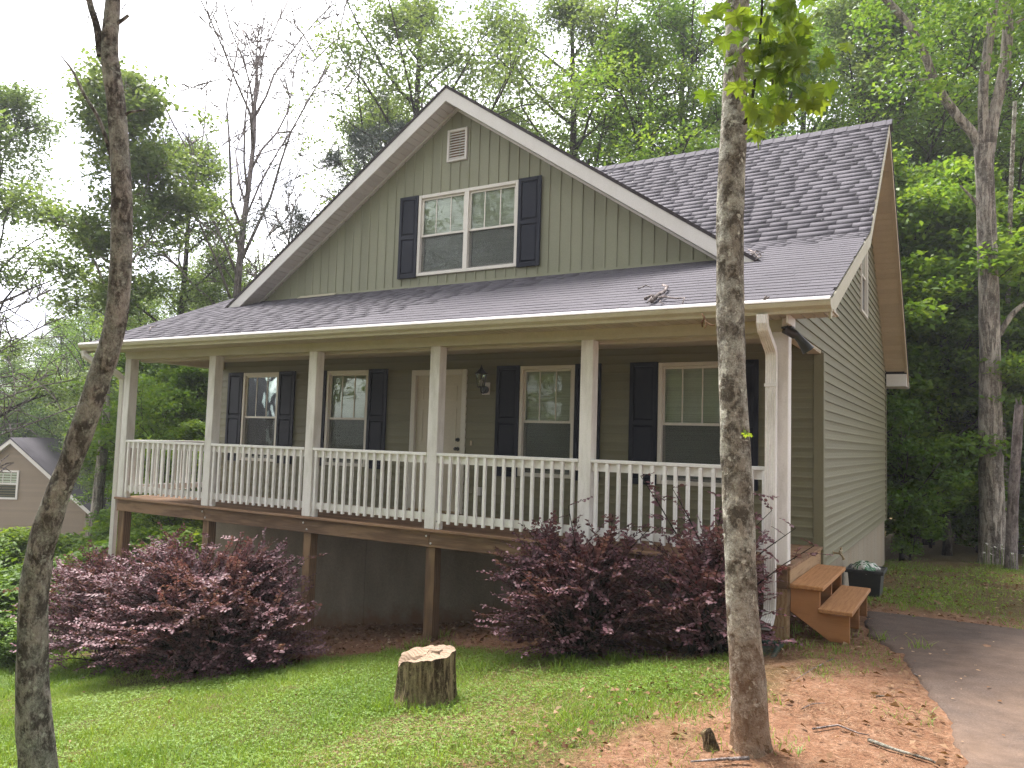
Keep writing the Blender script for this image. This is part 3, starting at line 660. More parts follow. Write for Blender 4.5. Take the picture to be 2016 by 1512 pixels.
# downspouts: fluted rectangular tube swept along a path
def downspout(path, wx, wy, mat='trim'):
    mb = MB(); prof = []
    for i in range(5): prof += [(-wx/2+wx*(i+.1)/5, -wy/2), (-wx/2+wx*(i+.5)/5, -wy/2+.006), (-wx/2+wx*(i+.9)/5, -wy/2)]
    prof = prof+[(wx/2, -wy/2+.01), (wx/2, wy/2-.01), (wx/2-.01, wy/2), (-wx/2+.01, wy/2), (-wx/2, wy/2-.01), (-wx/2, -wy/2+.01)]
    b0 = len(mb.v); k_ = len(prof); path = [Vector(p_) for p_ in path]
    for i, p_ in enumerate(path):
        d = (path[min(i+1, len(path)-1)]-path[max(i-1, 0)]).normalized(); fx = Vector((1, 0, 0)); fx = (fx-d*fx.dot(d)).normalized(); fy = -d.cross(fx)
        if fy.y < 0: fy = -fy
        for a_, b_ in prof: mb.v.append(tuple(p_+fx*a_+fy*b_))
    for i in range(len(path)-1):
        for j in range(k_): mb.f.append((i*k_+j, i*k_+(j+1) % k_, (i+1)*k_+(j+1) % k_, (i+1)*k_+j))
    return mb
dsx = -.115
H('downspout', downspout([(dsx-.05, -.46, 2.375), (dsx-.05, -.458, 2.3), (dsx-.05, -.43, 2.25), (dsx-.045, -.3, 2.17), (dsx-.04, -.15, 2.085), (dsx-.04, -.115, 2.04), (dsx-.04, -.106, 1.98), (dsx-.04, -.105, 1.75), (dsx-.04, -.105, .5), (dsx-.04, -.105, -.35), (dsx-.04, -.12, -.43), (dsx-.04, -.2, -.5), (dsx-.04, -.3, -.53)], .105, .078), 'post')
H('downspout_strap', MB().box(dsx-.1, dsx+.02, -.151, -.148, 1.72, 1.75), 'post')
dl = XL-.085
H('downspout', downspout([(XOL-.0, -.46, 2.375), (XOL+.01, -.45, 2.3), (XOL+.1, -.34, 2.2), (dl-.06, -.2, 2.12), (dl, -.08, 2.03), (dl, .02, 1.96), (dl, .04, 1.85), (dl, .04, -2.2)], .1, .075), 'trim')
# black swivel spotlight under the eave
sp = bevel(H('spotlight', MB().box(-.055, .045, -.14, -.05, 2.3, 2.387), 'trim'), .006)
mb = MB(); mb.tube([(-.005, -.1, 2.3), (-.005, -.1, 2.285)], .062, 16); mb.tube([(-.03, -.13, 2.28), (.06, -.07, 2.225)], .045, 14); mb.tube([(.05, -.07, 2.245), (.105, -.045, 2.175), (.135, -.03, 2.13), (.17, -.01, 2.075)], [.036, .04, .05, .062], 16); H('lamp_head', mb, 'metal_black', sp)

# porch: posts, railings, deck
PX = [-.017-2.091*i for i in range(6)]; PW = .151
for i, px in enumerate(PX):
    bevel(H('porch_post', MB().box(px-PW, px, .001, PW, .0, 2.272), 'post'), .006)
for i in range(5):
    x1, x0 = PX[i]-PW, PX[i+1]
    ra = bevel(H('railing', MB().box(x0+.001, x1-.001, -.004, .086, .902, .94), 'rail'), .005)
    H('top_rail', MB().box(x0+.001, x1-.001, .0345, .0725, .81, .9015), 'rail', ra); H('bottom_rail', MB().box(x0+.001, x1-.001, .0345, .0725, .105, .195), 'rail', ra)
    bal = None; n_ = 15
    for j in range(n_):
        xc = x0+(x1-x0)*(j+.55)/(n_+.1)
        if bal is None: bal = MB().box(-.0175, .0175, -.0175, .0175, 0, .825).mesh('baluster')
        jj = ((j*37+i*11) % 7-3)*.0012
        o = obj('baluster', bal, M['rail'], ra, loc=(xc+jj, .0165, .0765)); o.rotation_euler = (0, jj*.8, 0)
    H('base_block', MB().box(x0+.001, x0+.06, .03, .1, .0, .09), 'rail', ra)
ra = bevel(H('railing', MB().box(XL+.03, XL+.12, PW+.001, D-.02, .902, .94), 'rail'), .005)
H('bottom_rail', MB().box(XL+.06, XL+.098, PW+.001, D-.02, .105, .195), 'rail', ra)
for j in range(13):
    yc = PW+.1+j*.13; obj('baluster', bal, M['rail'], ra, loc=(XL+.042, yc, .0765))
dk = H('deck', MB().box(XL+.04, -.04, .06, D-.01, -.222, -.045), 'wood_rim')
y = -.035
while y < D-.06:
    y1 = y+.14
    if y < .2: cuts = [XL-.02, .02]
    else: cuts = [XL-.02, XL+3.7+(y*17 % 2.3), XL+7.2+(y*11 % 1.9), .02]
    for a, b in zip(cuts, cuts[1:]): bevel(H('deck_board', MB().box(a+.002, b-.002, y, min(y1-.005, D-.03), -.034, -.001), 'wood_deck', dk), .004)
    y = y1
cuts = [XL, -8.455, -4.27, -.02]
for a, b in zip(cuts, cuts[1:]): bevel(H('rim_board', MB().box(a+.002, b-.002, .012, .052, -.222, -.0345), 'wood_rim', dk), .004)
bevel(H('rim_board', MB().box(-.04, -.0015, .053, D-.03, -.222, -.0345), 'wood_side', dk), .004)
H('rim_board', MB().box(XL+.001, XL+.04, .053, D-.03, -.222, -.0345), 'wood_rim', dk)
for y in np.arange(.35, 1.85, .4): H('joist', MB().box(XL+.05, -.05, y, y+.038, -.24, -.2225), 'wood_rim', dk)
for i, px in enumerate(PX):
    xa = px-.145 if i else px-.15
    bevel(H('support_post', MB().box(xa, xa+.14, .054, .194, -3.3 if i > 3 else -2.6, -.2225), 'wood_post' if i else 'wood_side', dk), .006)
    for bx_, bz in ((xa+.03, -.09), (xa+.1, -.175)):
        if 0 < i < 5: H('bolt', MB().tube([(bx_, .0119, bz), (bx_, .004, bz), (bx_, .0, bz)], [.014, .013, .007], 10).mesh('bolt', smooth=True), 'trim', dk)
# hose tap on the side wall
tx, ty, tz = .02, 2.69, -.159
mb = MB(); mb.tube([(tx, ty, tz), (tx+.07, ty, tz), (tx+.1, ty, tz-.02), (tx+.12, ty, tz-.05)], [.012, .013, .014, .013], 10); mb.tube([(tx+.06, ty, tz), (tx+.085, ty, tz+.03)], .008, 8)
for k_ in range(6):
    c, s = math.cos(k_*math.pi/3), math.sin(k_*math.pi/3); mb.tube([(tx+.09, ty, tz+.035), (tx+.09+.01*c, ty+c*.05, tz+.035+s*.045)], .009, 6)
mb.tube([(tx-.001, ty, tz), (tx+.004, ty, tz)], .03, 14); mb.tube([(tx+.12, ty, tz-.05), (tx+.12, ty, tz-.075)], .017, 12)
H('hose_tap', mb, 'brass')

# ------------------------------------------------------------------ things round the porch
rs = random.Random(11)
st = root('porch_steps', 'two tread orange stained wooden steps at the right end of the porch', 'steps', (.3, .75, -.57))
bevel(obj('tread', MB().box(.004, .305, .0, 1.575, -.205, -.165), M['wood_step'], st), .006)
bevel(obj('tread', MB().box(.262, .562, -.03, 1.52, -.40, -.36), M['wood_step'], st), .006)
for y0, nm in ((.035, 'stringer'), (1.46, 'stringer'), (.76, 'center_support')):
    pr = [(.006, -.2055), (.272, -.2055), (.272, -.4005), (.53, -.4005), (.53, -.66), (.36, -.66), (.006, -.43)]
    bevel(obj(nm, MB().prism([(a, y0, b) for a, b in pr], [(a, y0+.038, b) for a, b in pr]), M['wood_stringer'], st), .003)
# dark planter bin with a bag of soil in it
bx, by_ = .29, 3.75; gzb = g1(bx, by_)-.01
bn = root('planter_bin', 'black plastic bin standing against the side wall beyond the steps', 'bin', (bx, by_, gzb))
mb = MB(); hgt_ = .37
def ring(w, d, z_): return [(bx-w, by_-d, z_), (bx+w, by_-d, z_), (bx+w, by_+d, z_), (bx-w, by_+d, z_)]
mb.prism(ring(.175, .22, gzb), ring(.205, .255, gzb+hgt_)); obj('body', mb, M['bin'], bn)
mb = MB()
for a, b, c, d in ((-.235, .235, -.285, -.256), (-.235, .235, .256, .285), (-.235, -.206, -.256, .256), (.206, .235, -.256, .256)): mb.box(bx+a, bx+b, by_+c, by_+d, gzb+hgt_-.035, gzb+hgt_+.012)
bevel(obj('rim', mb, M['bin'], bn), .005)
u_ = np.linspace(0, 2*np.pi, 40, endpoint=False); v_ = np.linspace(0, np.pi/2*1.25, 16); UU, VV = np.meshgrid(u_, v_)
S = np.stack([np.sin(VV)*np.cos(UU)*.19, np.sin(VV)*np.sin(UU)*.25, np.cos(VV)*.12], -1); nz = fbm(S*9, 3, 3)[..., None]; cr_ = np.abs(fbm(S*16+5, 2, 8))[..., None]; S = S*(1+.16*nz-.16*cr_)
S = S+np.array([bx-.01, by_, gzb+hgt_-.005]); idx = np.arange(16*40).reshape(16, 40)
F = np.stack([idx[:-1], np.roll(idx, -1, 1)[:-1], np.roll(idx, -1, 1)[1:], idx[1:]], -1).reshape(-1, 4)
mt, n, out = new_mat('green_and_white_plastic_bag'); g = G(n); p = g.pos(); nn = g.noise(p, 7.5, 3, .6, 1.2)
c = g.ramp(nn, [(.40, (.012, .1, .03)), (.47, (.02, .16, .05)), (.5, (.55, .53, .5)), (.62, (.4, .38, .35)), (.66, (.04, .04, .04))]); g.done(out, g.bsdf(c, .25, g.bump(g.noise(p, 30, 3), .4, .01), .6)); M['bag'] = mt
bagm = fast_mesh('soil_bag', S.reshape(-1, 3)-np.array([bx, by_, gzb+.2]), F); smooth(bagm)
tag(obj('soil_bag', bagm, M['bag'], loc=(bx, by_, gzb+.2)), 'crumpled green and white plastic bag stuffed into the black bin', 'bag')
# splash block under the corner downspout
z0 = g1(-.12, -.5)
mb = MB(); A = [(-.27, -.25, z0-.03), (-.02, -.25, z0-.03), (.0, -.9, z0-.05), (-.3, -.9, z0-.05)]
sbk = root('splash_block', 'dark green plastic splash tray on the clay below the corner downspout', 'splash block', (-.14, -.55, z0))
mb.prism(A, [(x, y, z_+.045) for x, y, z_ in A]); obj('tray', mb, M['green_plastic'], sbk)
mb = MB()
for (p0, p1) in ((A[0], A[3]), (A[1], A[2]), (A[0], A[1])):
    mb.tube([(p0[0], p0[1], p0[2]+.07), (p1[0], p1[1], p1[2]+.055)], [.028, .022], 8)
obj('raised_edge', mb.mesh('raised_edge', smooth=True), M['green_plastic'], sbk)

# ------------------------------------------------------------------ near trunks
def trunk_mesh(axis, rad_, k=56, step=.022, amp=.05, seed=0, flare=None, fz=9., cap=False):
    """axis points + radii -> bark-roughened tube (local to the first point)"""
    P = np.array([tuple(a) for a in axis], float); P = P-P[0]; R = np.array(rad_, float)
    s = np.concatenate([[0], np.cumsum(np.linalg.norm(np.diff(P, axis=0), axis=1))]); n_ = max(8, int(s[-1]/step)); t = np.linspace(0, s[-1], n_)
    def cubic(y):                       # smooth interpolation
        m_ = np.gradient(y, s); i = np.clip(np.searchsorted(s, t)-1, 0, len(s)-2); h = s[i+1]-s[i]; q = (t-s[i])/h
        return (2*q**3-3*q**2+1)*y[i]+(q**3-2*q**2+q)*h*m_[i]+(-2*q**3+3*q**2)*y[i+1]+(q**3-q**2)*h*m_[i+1]
    C = np.stack([cubic(P[:, i]) for i in range(3)], 1); r = cubic(R); T = np.gradient(C, axis=0); T /= np.linalg.norm(T, axis=1)[:, None]
    a = np.cross(T, np.array([0, 1., 0])); a /= np.linalg.norm(a, axis=1)[:, None]; b = np.cross(T, a)
    th = np.linspace(0, 2*np.pi, k, endpoint=False); ct, st_ = np.cos(th), np.sin(th)
    dirs = a[:, None]*ct[None, :, None]+b[:, None]*st_[None, :, None]; rr_ = np.repeat(r[:, None], k, 1)
    if flare: rr_ = rr_*(1+flare*np.exp(-t/.16)[:, None]*(.7+.55*np.cos(th*3+1.)[None]))
    S0 = C[:, None]+dirs*r[:, None, None]; q = S0*np.array([1, 1, .35])
    d = fbm(q*fz*2.2, 3, seed)*.55+np.abs(vnoise(q*fz*1.3, seed+3))*.8-.3+fbm(S0*2.2, 2, seed+7)*.6
    rr_ = rr_*(1+amp*d); V = C[:, None]+dirs*rr_[..., None]; idx = np.arange(n_*k).reshape(n_, k)
    F = np.stack([idx[:-1], np.roll(idx, -1, 1)[:-1], np.roll(idx, -1, 1)[1:], idx[1:]], -1).reshape(-1, 4); V = V.reshape(-1, 3)
    if cap:
        V = np.vstack([V, C[-1]+T[-1]*r[-1]*.25]); F = np.vstack([F, np.stack([idx[-1], np.roll(idx[-1], -1), np.full(k, n_*k), np.full(k, n_*k)], -1)[:, [0, 1, 2, 2]]]) if False else F
        capf = [(int(idx[-1][j]), int(idx[-1][(j+1) % k]), n_*k) for j in range(k)]
        me = bpy.data.meshes.new('trunk'); me.from_pydata([tuple(v) for v in V], [], [tuple(f) for f in F.tolist()]+capf); return smooth(me)
    return smooth(fast_mesh('trunk', V, F))
def near_tree(name, label, base, axis, radii, mat, limbs=(), seed=0, flare=.35, amp=.05, fz=9., k=56, step=.022):
    base = Vector(base); r_ = bpy.data.objects.new(name, None); COL.objects.link(r_); r_.location = base; tag(r_, label, 'tree')
    t_ = obj('trunk', trunk_mesh(axis, radii, k, step, amp, seed, flare, fz), M[mat], r_)
    for i, (ax, rd, rough_) in enumerate(limbs):
        ax = [Vector(a) for a in ax]; o = obj('limb', trunk_mesh(ax, rd, 20, .04, amp*.8, seed+5+i, None, fz, True), M[mat], r_); o.location = ax[0]-base
    return r_, t_
# right foreground tree, grey mottled bark
def yplane(u, v, y):
    d = CAM_F+CAM_R*((u-1008)/1534.8)+CAM_U*((756-v)/1534.8); return CAM+d*((y-CAM.y)/d.y)
TY = -3.1; ax = [yplane(u, v, TY) for u, v in ((1478, 1478), (1471, 1330), (1461, 1190), (1452, 1000), (1441, 800), (1433, 600), (1430, 400), (1437, 200), (1439, 0), (1441, -350), (1436, -900), (1440, -1500))]
ax = [Vector((a.x, TY+.012*i*i*.2, a.z)) for i, a in enumerate(ax)]; ax[0].z = g1(ax[0].x, TY)-.04
px2r = (ax[0]-CAM).dot(CAM_F)/1534.8/2
rd_t, _ = near_tree('maple_tree', 'straight grey mottled maple trunk rising from the red clay before the porch', ax[0], ax, [w*px2r for w in (70, 67, 63, 60, 58, 56, 57, 54, 51, 47, 38, 24)], 'bark_lichen', seed=3, flare=.3, amp=.075, fz=9)
# maple shoot with large leaves
def maple_leaf(seed):
    r_ = random.Random(seed); o = [(0, -.02), (.09, .02), (.33, -.12), (.3, .02), (.52, .12), (.38, .2), (.48, .36), (.26, .32), (.22, .42), (.2, .56), (.1, .5), (0, .82)]
    o = [(x*(1+r_.uniform(-.08, .08)), y*(1+r_.uniform(-.06, .06))) for x, y in o]; pts = o+[(-x, y) for x, y in o[-2:0:-1]]
    mb = MB(); zf = lambda x, y: -.28*abs(x)**1.3-.2*max(0, y-.2)**1.5+.05*math.sin(9*x+seed)
    vs = [(x, y, zf(x, y)) for x, y in pts]+[(0, .22, .02)]; c = len(pts); mb.add(vs, [(i, (i+1) % c, c) for i in range(c)])
    mb.tube([(0, 0, 0), (0, -.25, .05), (.02, -.5, .12)], .012, 4); return mb.mesh('leaf', False)
leafs = [maple_leaf(i) for i in range(4)]
tz = (ax[0]-CAM).dot(CAM_F)
br1 = [at(1464, 245, tz), at(1478, 215, tz-.05), at(1487, 150, tz-.12), at(1496, 90, tz-.16), at(1500, 20, tz-.18), at(1502, -80, tz-.2)]
br2 = [at(1464, 243, tz), at(1490, 235, tz-.02), at(1515, 195, tz-.05), at(1528, 130, tz-.05), at(1545, 70, tz), at(1560, -20, tz)]
off = -rd_t.location
shoot = obj('leafy_shoot', MB().tube([q+off for q in br1], [.011, .01, .009, .008, .007, .005], 7).mesh('leafy_shoot', smooth=True), M['bark_dark'], rd_t)
obj('stem', MB().tube(br2, [.008, .007, .006, .005, .005, .004], 6).mesh('stem', smooth=True), M['bark_dark'], shoot, loc=off)
rl = random.Random(5); spots = []
for i in range(115):
    b = rl.choice([br1, br1, br2]); k_ = rl.randrange(1, 5); q = b[k_].lerp(b[k_+1], rl.random()); spots.append(q+Vector((rl.gauss(.06, .11), rl.gauss(0, .1), rl.gauss(-.02, .06))))
for (u, v) in ((1400, 20), (1412, 55), (1385, 28), (1420, 5), (1425, 70), (1432, 125), (1448, 160), (1440, 110), (1452, 60), (1445, 20), (1470, 190), (1600, 165), (1620, 110), (1585, 130), (1570, 165), (1545, 205), (1520, 225), (1560, 60), (1590, 40), (1610, 25)): spots.append(at(u, v, tz-.22+rl.uniform(-.05, .1)))
for q in spots:
    o = obj('leaf', rl.choice(leafs), LM, shoot, loc=q+off); s_ = rl.uniform(.1, .165); o.scale = (s_, s_, s_)
    o.rotation_euler = (rl.gauss(-1.05, .4), rl.gauss(0, .35), rl.uniform(-1.2, 1.2)+rl.choice([0, 0, 3.1]))
o = obj('leaf', leafs[0], LM, shoot, loc=at(1472, 852, tz-.16)+off); o.scale = (.07,)*3; o.rotation_euler = (-.5, .2, .4)
o = obj('leaf', leafs[1], LM, shoot, loc=at(1466, 846, tz-.17)+off); o.scale = (.06,)*3; o.rotation_euler = (-.9, .4, -1.4)
# left foreground tree, leaning and curving
TT = 4.2; lb = at(78, 1620, TT)
while lb.z > g1(lb.x, lb.y)-.1: TT += .02; lb = at(78, 1620, TT)
lpx = [(80, 1620), (75, 1510), (67, 1400), (64, 1280), (69, 1150), (94, 1030), (140, 905), (193, 755), (226, 640), (238, 520), (240, 400), (236, 300), (228, 200), (216, 100), (222, 0), (232, -120), (228, -400), (240, -800)]
ax = [at(u, v, TT) for u, v in lpx]; w_ = [78, 70, 63, 57, 54, 49, 45, 43, 42, 40, 38, 36, 34, 32, 28, 26, 22, 12]; kr = TT/1534.8/2
fk = [at(198, 110, TT), at(190, 50, TT), at(178, 10, TT), at(168, -60, TT), at(150, -220, TT)]
sd_ = [at(228, 345, TT), at(214, 290, TT), at(195, 235, TT), at(165, 185, TT), at(140, 135, TT), at(120, 110, TT)]
st2 = [at(243, 230, TT), at(252, 222, TT), at(268, 219, TT), at(285, 216, TT)]; st3 = [at(228, 48, TT), at(243, 38, TT), at(253, 30, TT)]
near_tree('leaning_tree', 'dark leaning trunk curving up past the left end of the porch, forked at top', ax[0], ax, [w*kr for w in w_], 'bark_rough',
          [(fk, [14*kr, 13*kr, 12*kr, 10*kr, 7*kr], 0), (sd_, [9*kr, 8*kr, 7*kr, 6*kr, 4.5*kr, 2*kr], 0), (st2, [6*kr, 5*kr, 4*kr, 3*kr], 0), (st3, [8*kr, 6.5*kr, 6*kr], 0),
           ([at(175, 30, TT), at(168, 60, TT), at(150, 90, TT), at(110, 115, TT)], [2.*kr, 1.6*kr, 1.3*kr, .8*kr], 0), ([at(222, 60, TT), at(185, 20, TT), at(160, -10, TT)], [2*kr, 1.4*kr, 1.*kr], 0), ([at(240, 18, TT), at(262, -10, TT), at(300, -40, TT)], [2*kr, 1.4*kr, 1.*kr], 0)], seed=21, flare=.2, amp=.09, fz=7)
# stump
sx, sy = -2.42, -2.5; sz = g1(sx, sy); k_ = 72; hs_ = np.linspace(0, 1, 34); th = np.linspace(0, 2*np.pi, k_, endpoint=False); HH, TH = np.meshgrid(hs_, th, indexing='ij')
prof = .232+.075*np.exp(-HH*5)*(1+.35*np.cos(4*TH+.5)); q = np.stack([np.cos(TH)*1.2, np.sin(TH)*1.2, HH*.45], -1)
rr_ = prof*(1+.07*fbm(q*2.2, 3, 2)+.06*np.abs(vnoise(q*np.array([6, 6, 1.5]), 4)))
top = .4+.03*np.cos(TH[0]-.6)-.07*np.exp(-((TH[0]-3.95)/.35)**2)+.01*fbm(q[0]*4, 2, 9)
zz_ = HH*top[None]-.06*(1-HH); V = np.stack([np.cos(TH)*rr_, np.sin(TH)*rr_, zz_], -1); idx = np.arange(34*k_).reshape(34, k_)
F = np.stack([idx[:-1], np.roll(idx, -1, 1)[:-1], np.roll(idx, -1, 1)[1:], idx[1:]], -1).reshape(-1, 4)
sr = root('tree_stump', 'weathered knee high tree stump standing in the grass', 'stump', (sx, sy, sz), world=False)
obj('side', smooth(fast_mesh('side', V.reshape(-1, 3), F)), M['stump_side'], sr)
R_ = V[-1]; rings = [R_*np.array([f, f, 1])+np.array([0, 0, .012*math.sin(f*9)+(0 if f > .9 else .0)]) for f in (1, .8, .55, .3, .08)]
rings = [r_*np.array([1, 1, 1])+np.stack([0*th, 0*th, (.008*fbm(r_*9, 2, 4) if i else 0*th)], -1) for i, r_ in enumerate(rings)]
V = np.array(rings).reshape(-1, 3); idx = np.arange(5*k_).reshape(5, k_); obj('sawn_top', fast_mesh('sawn_top', V, np.vstack([np.stack([idx[:-1], np.roll(idx, -1, 1)[:-1], np.roll(idx, -1, 1)[1:], idx[1:]], -1).reshape(-1, 4)])), M['stump_top'], sr)
obj('wood_chip', MB().prism([(.05, -.02, .415), (.13, .0, .415), (.12, .07, .415), (.05, .06, .415)], [(.06, -.01, .435), (.12, .0, .44), (.11, .06, .44), (.06, .05, .435)]), M['stump_top'], sr)
# small stub by the maple and sticks on the ground
bx_, by2 = .17, -3.02; b0 = yplane(1400, 1472, -3.2); zb_ = g1(b0.x, b0.y)
tag(obj('root_stub', trunk_mesh([(0, 0, -.04), (-.01, 0, .02), (-.035, .0, .065)], [.045, .04, .03], 20, .012, .25, 8, None, 14, True), M['stump_side'], loc=(b0.x, b0.y, zb_)), 'small dark rotting stub beside the foot of the maple trunk', 'stump')
def stick(name, label, pts, r0, mat='bark_dead', group=None, lift=.012, absz=False):
    P = []
    for (x, y) in pts: P.append(Vector((x, y, g1(x, y)+lift)))
    o = bpy.data.objects.new(name, MB().tube([p_-P[0] for p_ in P], [r0*(1-.6*i/(len(P)-1)) for i in range(len(P))], 6).mesh(name, smooth=True)); COL.objects.link(o); o.location = P[0]; o.data.materials.append(M[mat]); return tag(o, label, 'stick', group)
a_ = yplane(1475, 1462, -3.32); b_ = yplane(1420, 1482, -3.4); c_ = yplane(1360, 1506, -3.5)
stick('stick', 'bare grey stick propped at the foot of the maple trunk', [(a_.x, a_.y), (b_.x, b_.y), (c_.x, c_.y)], .013, lift=.03)
def gp(u, v):
    d = CAM_F+CAM_R*((u-1008)/1534.8)+CAM_U*((756-v)/1534.8); t = .5
    for _ in range(4000):
        q = CAM+d*t
        if q.z < g1(q.x, q.y): break
        t += .01
    return (q.x, q.y)
for i, (pp, rr1, lab) in enumerate([([(1710, 1462), (1760, 1480), (1830, 1500), (1850, 1512)], .014, 'thick fallen stick at the bottom edge of the clay near the driveway'),
        ([(1600, 1440), (1650, 1432), (1690, 1448), (1712, 1452)], .007, 'thin wavy twig on the clay right of the maple trunk'),
        ([(1725, 1375), (1755, 1374)], .009, 'short dark stick on the clay near the driveway edge'),
        ([(1578, 1400), (1600, 1390), (1625, 1388)], .005, 'small twig on the clay just right of the maple trunk'),
        ([(1395, 1405), (1420, 1400), (1440, 1395)], .006, 'small twig on the clay just left of the maple trunk'),
        ([(1640, 1300), (1600, 1320), (1560, 1345)], .005, 'thin twig on the clay in front of the wooden steps'),
        ([(1800, 1330), (1830, 1345), (1840, 1375)], .005, 'thin twig lying along the driveway edge')]):
    stick('stick', lab, [gp(u, v) for u, v in pp], rr1, 'bark_rough' if i in (0, 2) else 'bark_dead')
# branch and litter on the porch roof
def onroof(u, v):
    d = CAM_F+CAM_R*((u-1008)/1534.8)+CAM_U*((756-v)/1534.8)
    t = (zp(0)+.03-CAM.z+.4327*CAM.y)/(d.z-.4327*d.y); return CAM+d*t
def roof_twig(name, label, runs, cat='branch'):
    base = onroof(*runs[0][0][0]); r_ = root(name, label, cat, base)
    for pts, r0 in runs:
        P = [onroof(u, v)+Vector((0, -.003, .012+.012*(i % 2))) for i, (u, v) in enumerate(pts)]
        obj('twig', MB().tube(P, [r0*(1-.45*i/(len(P)-1)) for i in range(len(P))], 7).mesh('twig', smooth=True), M['bark_dead'], r_)
roof_twig('fallen_branch', 'broken grey branch lying on the porch roof above the gutter', [([(1283, 595), (1297, 584), (1307, 577), (1314, 569), (1305, 563)], .024), ([(1297, 588), (1310, 589), (1330, 590), (1348, 591), (1344, 599)], .011), ([(1270, 591), (1281, 587), (1296, 585)], .018), ([(1283, 587), (1274, 602)], .008), ([(1256, 571), (1272, 566), (1282, 568)], .008), ([(1301, 594), (1298, 599), (1308, 601)], .007), ([(1308, 584), (1303, 588), (1311, 583)], .01)])
roof_twig('twig_pile', 'small heap of dead twigs caught at the right foot of the gable', [([(1474, 494), (1484, 500), (1492, 508), (1496, 512)], .012), ([(1480, 506), (1488, 498), (1503, 499)], .011), ([(1485, 510), (1494, 503), (1500, 506)], .012), ([(1478, 500), (1490, 504), (1498, 501)], .008), ([(1488, 513), (1500, 508)], .008)])
roof_twig('pale_twig', 'thin pale twig lying on the far left of the porch roof', [([(295, 652), (297, 647), (303, 645), (309, 644)], .011)])
roof_twig('roof_leaf_litter', 'few scraps of dry leaf on the shingles above the right gutter', [([(1505, 592), (1508, 588), (1512, 590)], .012), ([(1508, 591), (1515, 589)], .01)], 'litter')
hb = yplane(1384, 618, -.535); r_ = root('hanging_dead_sprig', 'dry brown sprig dangling from the gutter beside the maple trunk', 'twig', hb)
for pts in ([(1382, 617), (1386, 624), (1390, 632), (1388, 642)], [(1387, 626), (1382, 634), (1383, 644)], [(1389, 628), (1390, 640), (1387, 647)], [(1390, 634), (1400, 640), (1408, 640)]):
    obj('twig', MB().tube([yplane(u, v, -.54) for u, v in pts], [.007, .012, .006, .003][:len(pts)], 6).mesh('twig', smooth=True), LD, r_)

# ------------------------------------------------------------------ foliage builders
def quads(C, Dv, Nv, ln, wd, fold=.15, back=.45):
    """leaf quads: centres C, directions Dv, normals Nv"""
    Dv = Dv/np.linalg.norm(Dv, axis=1)[:, None]; W = np.cross(Nv, Dv); W /= np.linalg.norm(W, axis=1)[:, None]+1e-9; N2 = np.cross(Dv, W)
    ln = ln[:, None]; wd = wd[:, None]
    v = np.stack([C-Dv*ln*.5, C+W*wd*.5+N2*wd*fold-Dv*ln*(.5-back), C+Dv*ln*.5, C-W*wd*.5+N2*wd*fold-Dv*ln*(.5-back)], 1)
    return v.reshape(-1, 3), np.arange(len(C)*4).reshape(-1, 4)
def rand_unit(r_, n_, zscale=1.):
    v = r_.normal(size=(n_, 3)); v[:, 2] *= zscale; return v/np.linalg.norm(v, axis=1)[:, None]
def leaves_at(r_, centres, per, rx, rz, ln, wdf=.55, flat=.55, hang=.25):
    n_ = len(centres)*per; c = np.repeat(np.asarray(centres), per, 0); o = r_.normal(size=(n_, 3)); o /= (np.linalg.norm(o, axis=1)[:, None]+1e-6); o *= r_.random((n_, 1))**.5
    c = c+o*np.array([rx, rx, rz]); d = rand_unit(r_, n_, .45); d[:, 2] -= hang; nrm = r_.normal(size=(n_, 3))*flat+np.array([0, 0, 1.])
    l_ = ln*r_.uniform(.65, 1.3, n_); return quads(c, d, nrm, l_, l_*wdf)
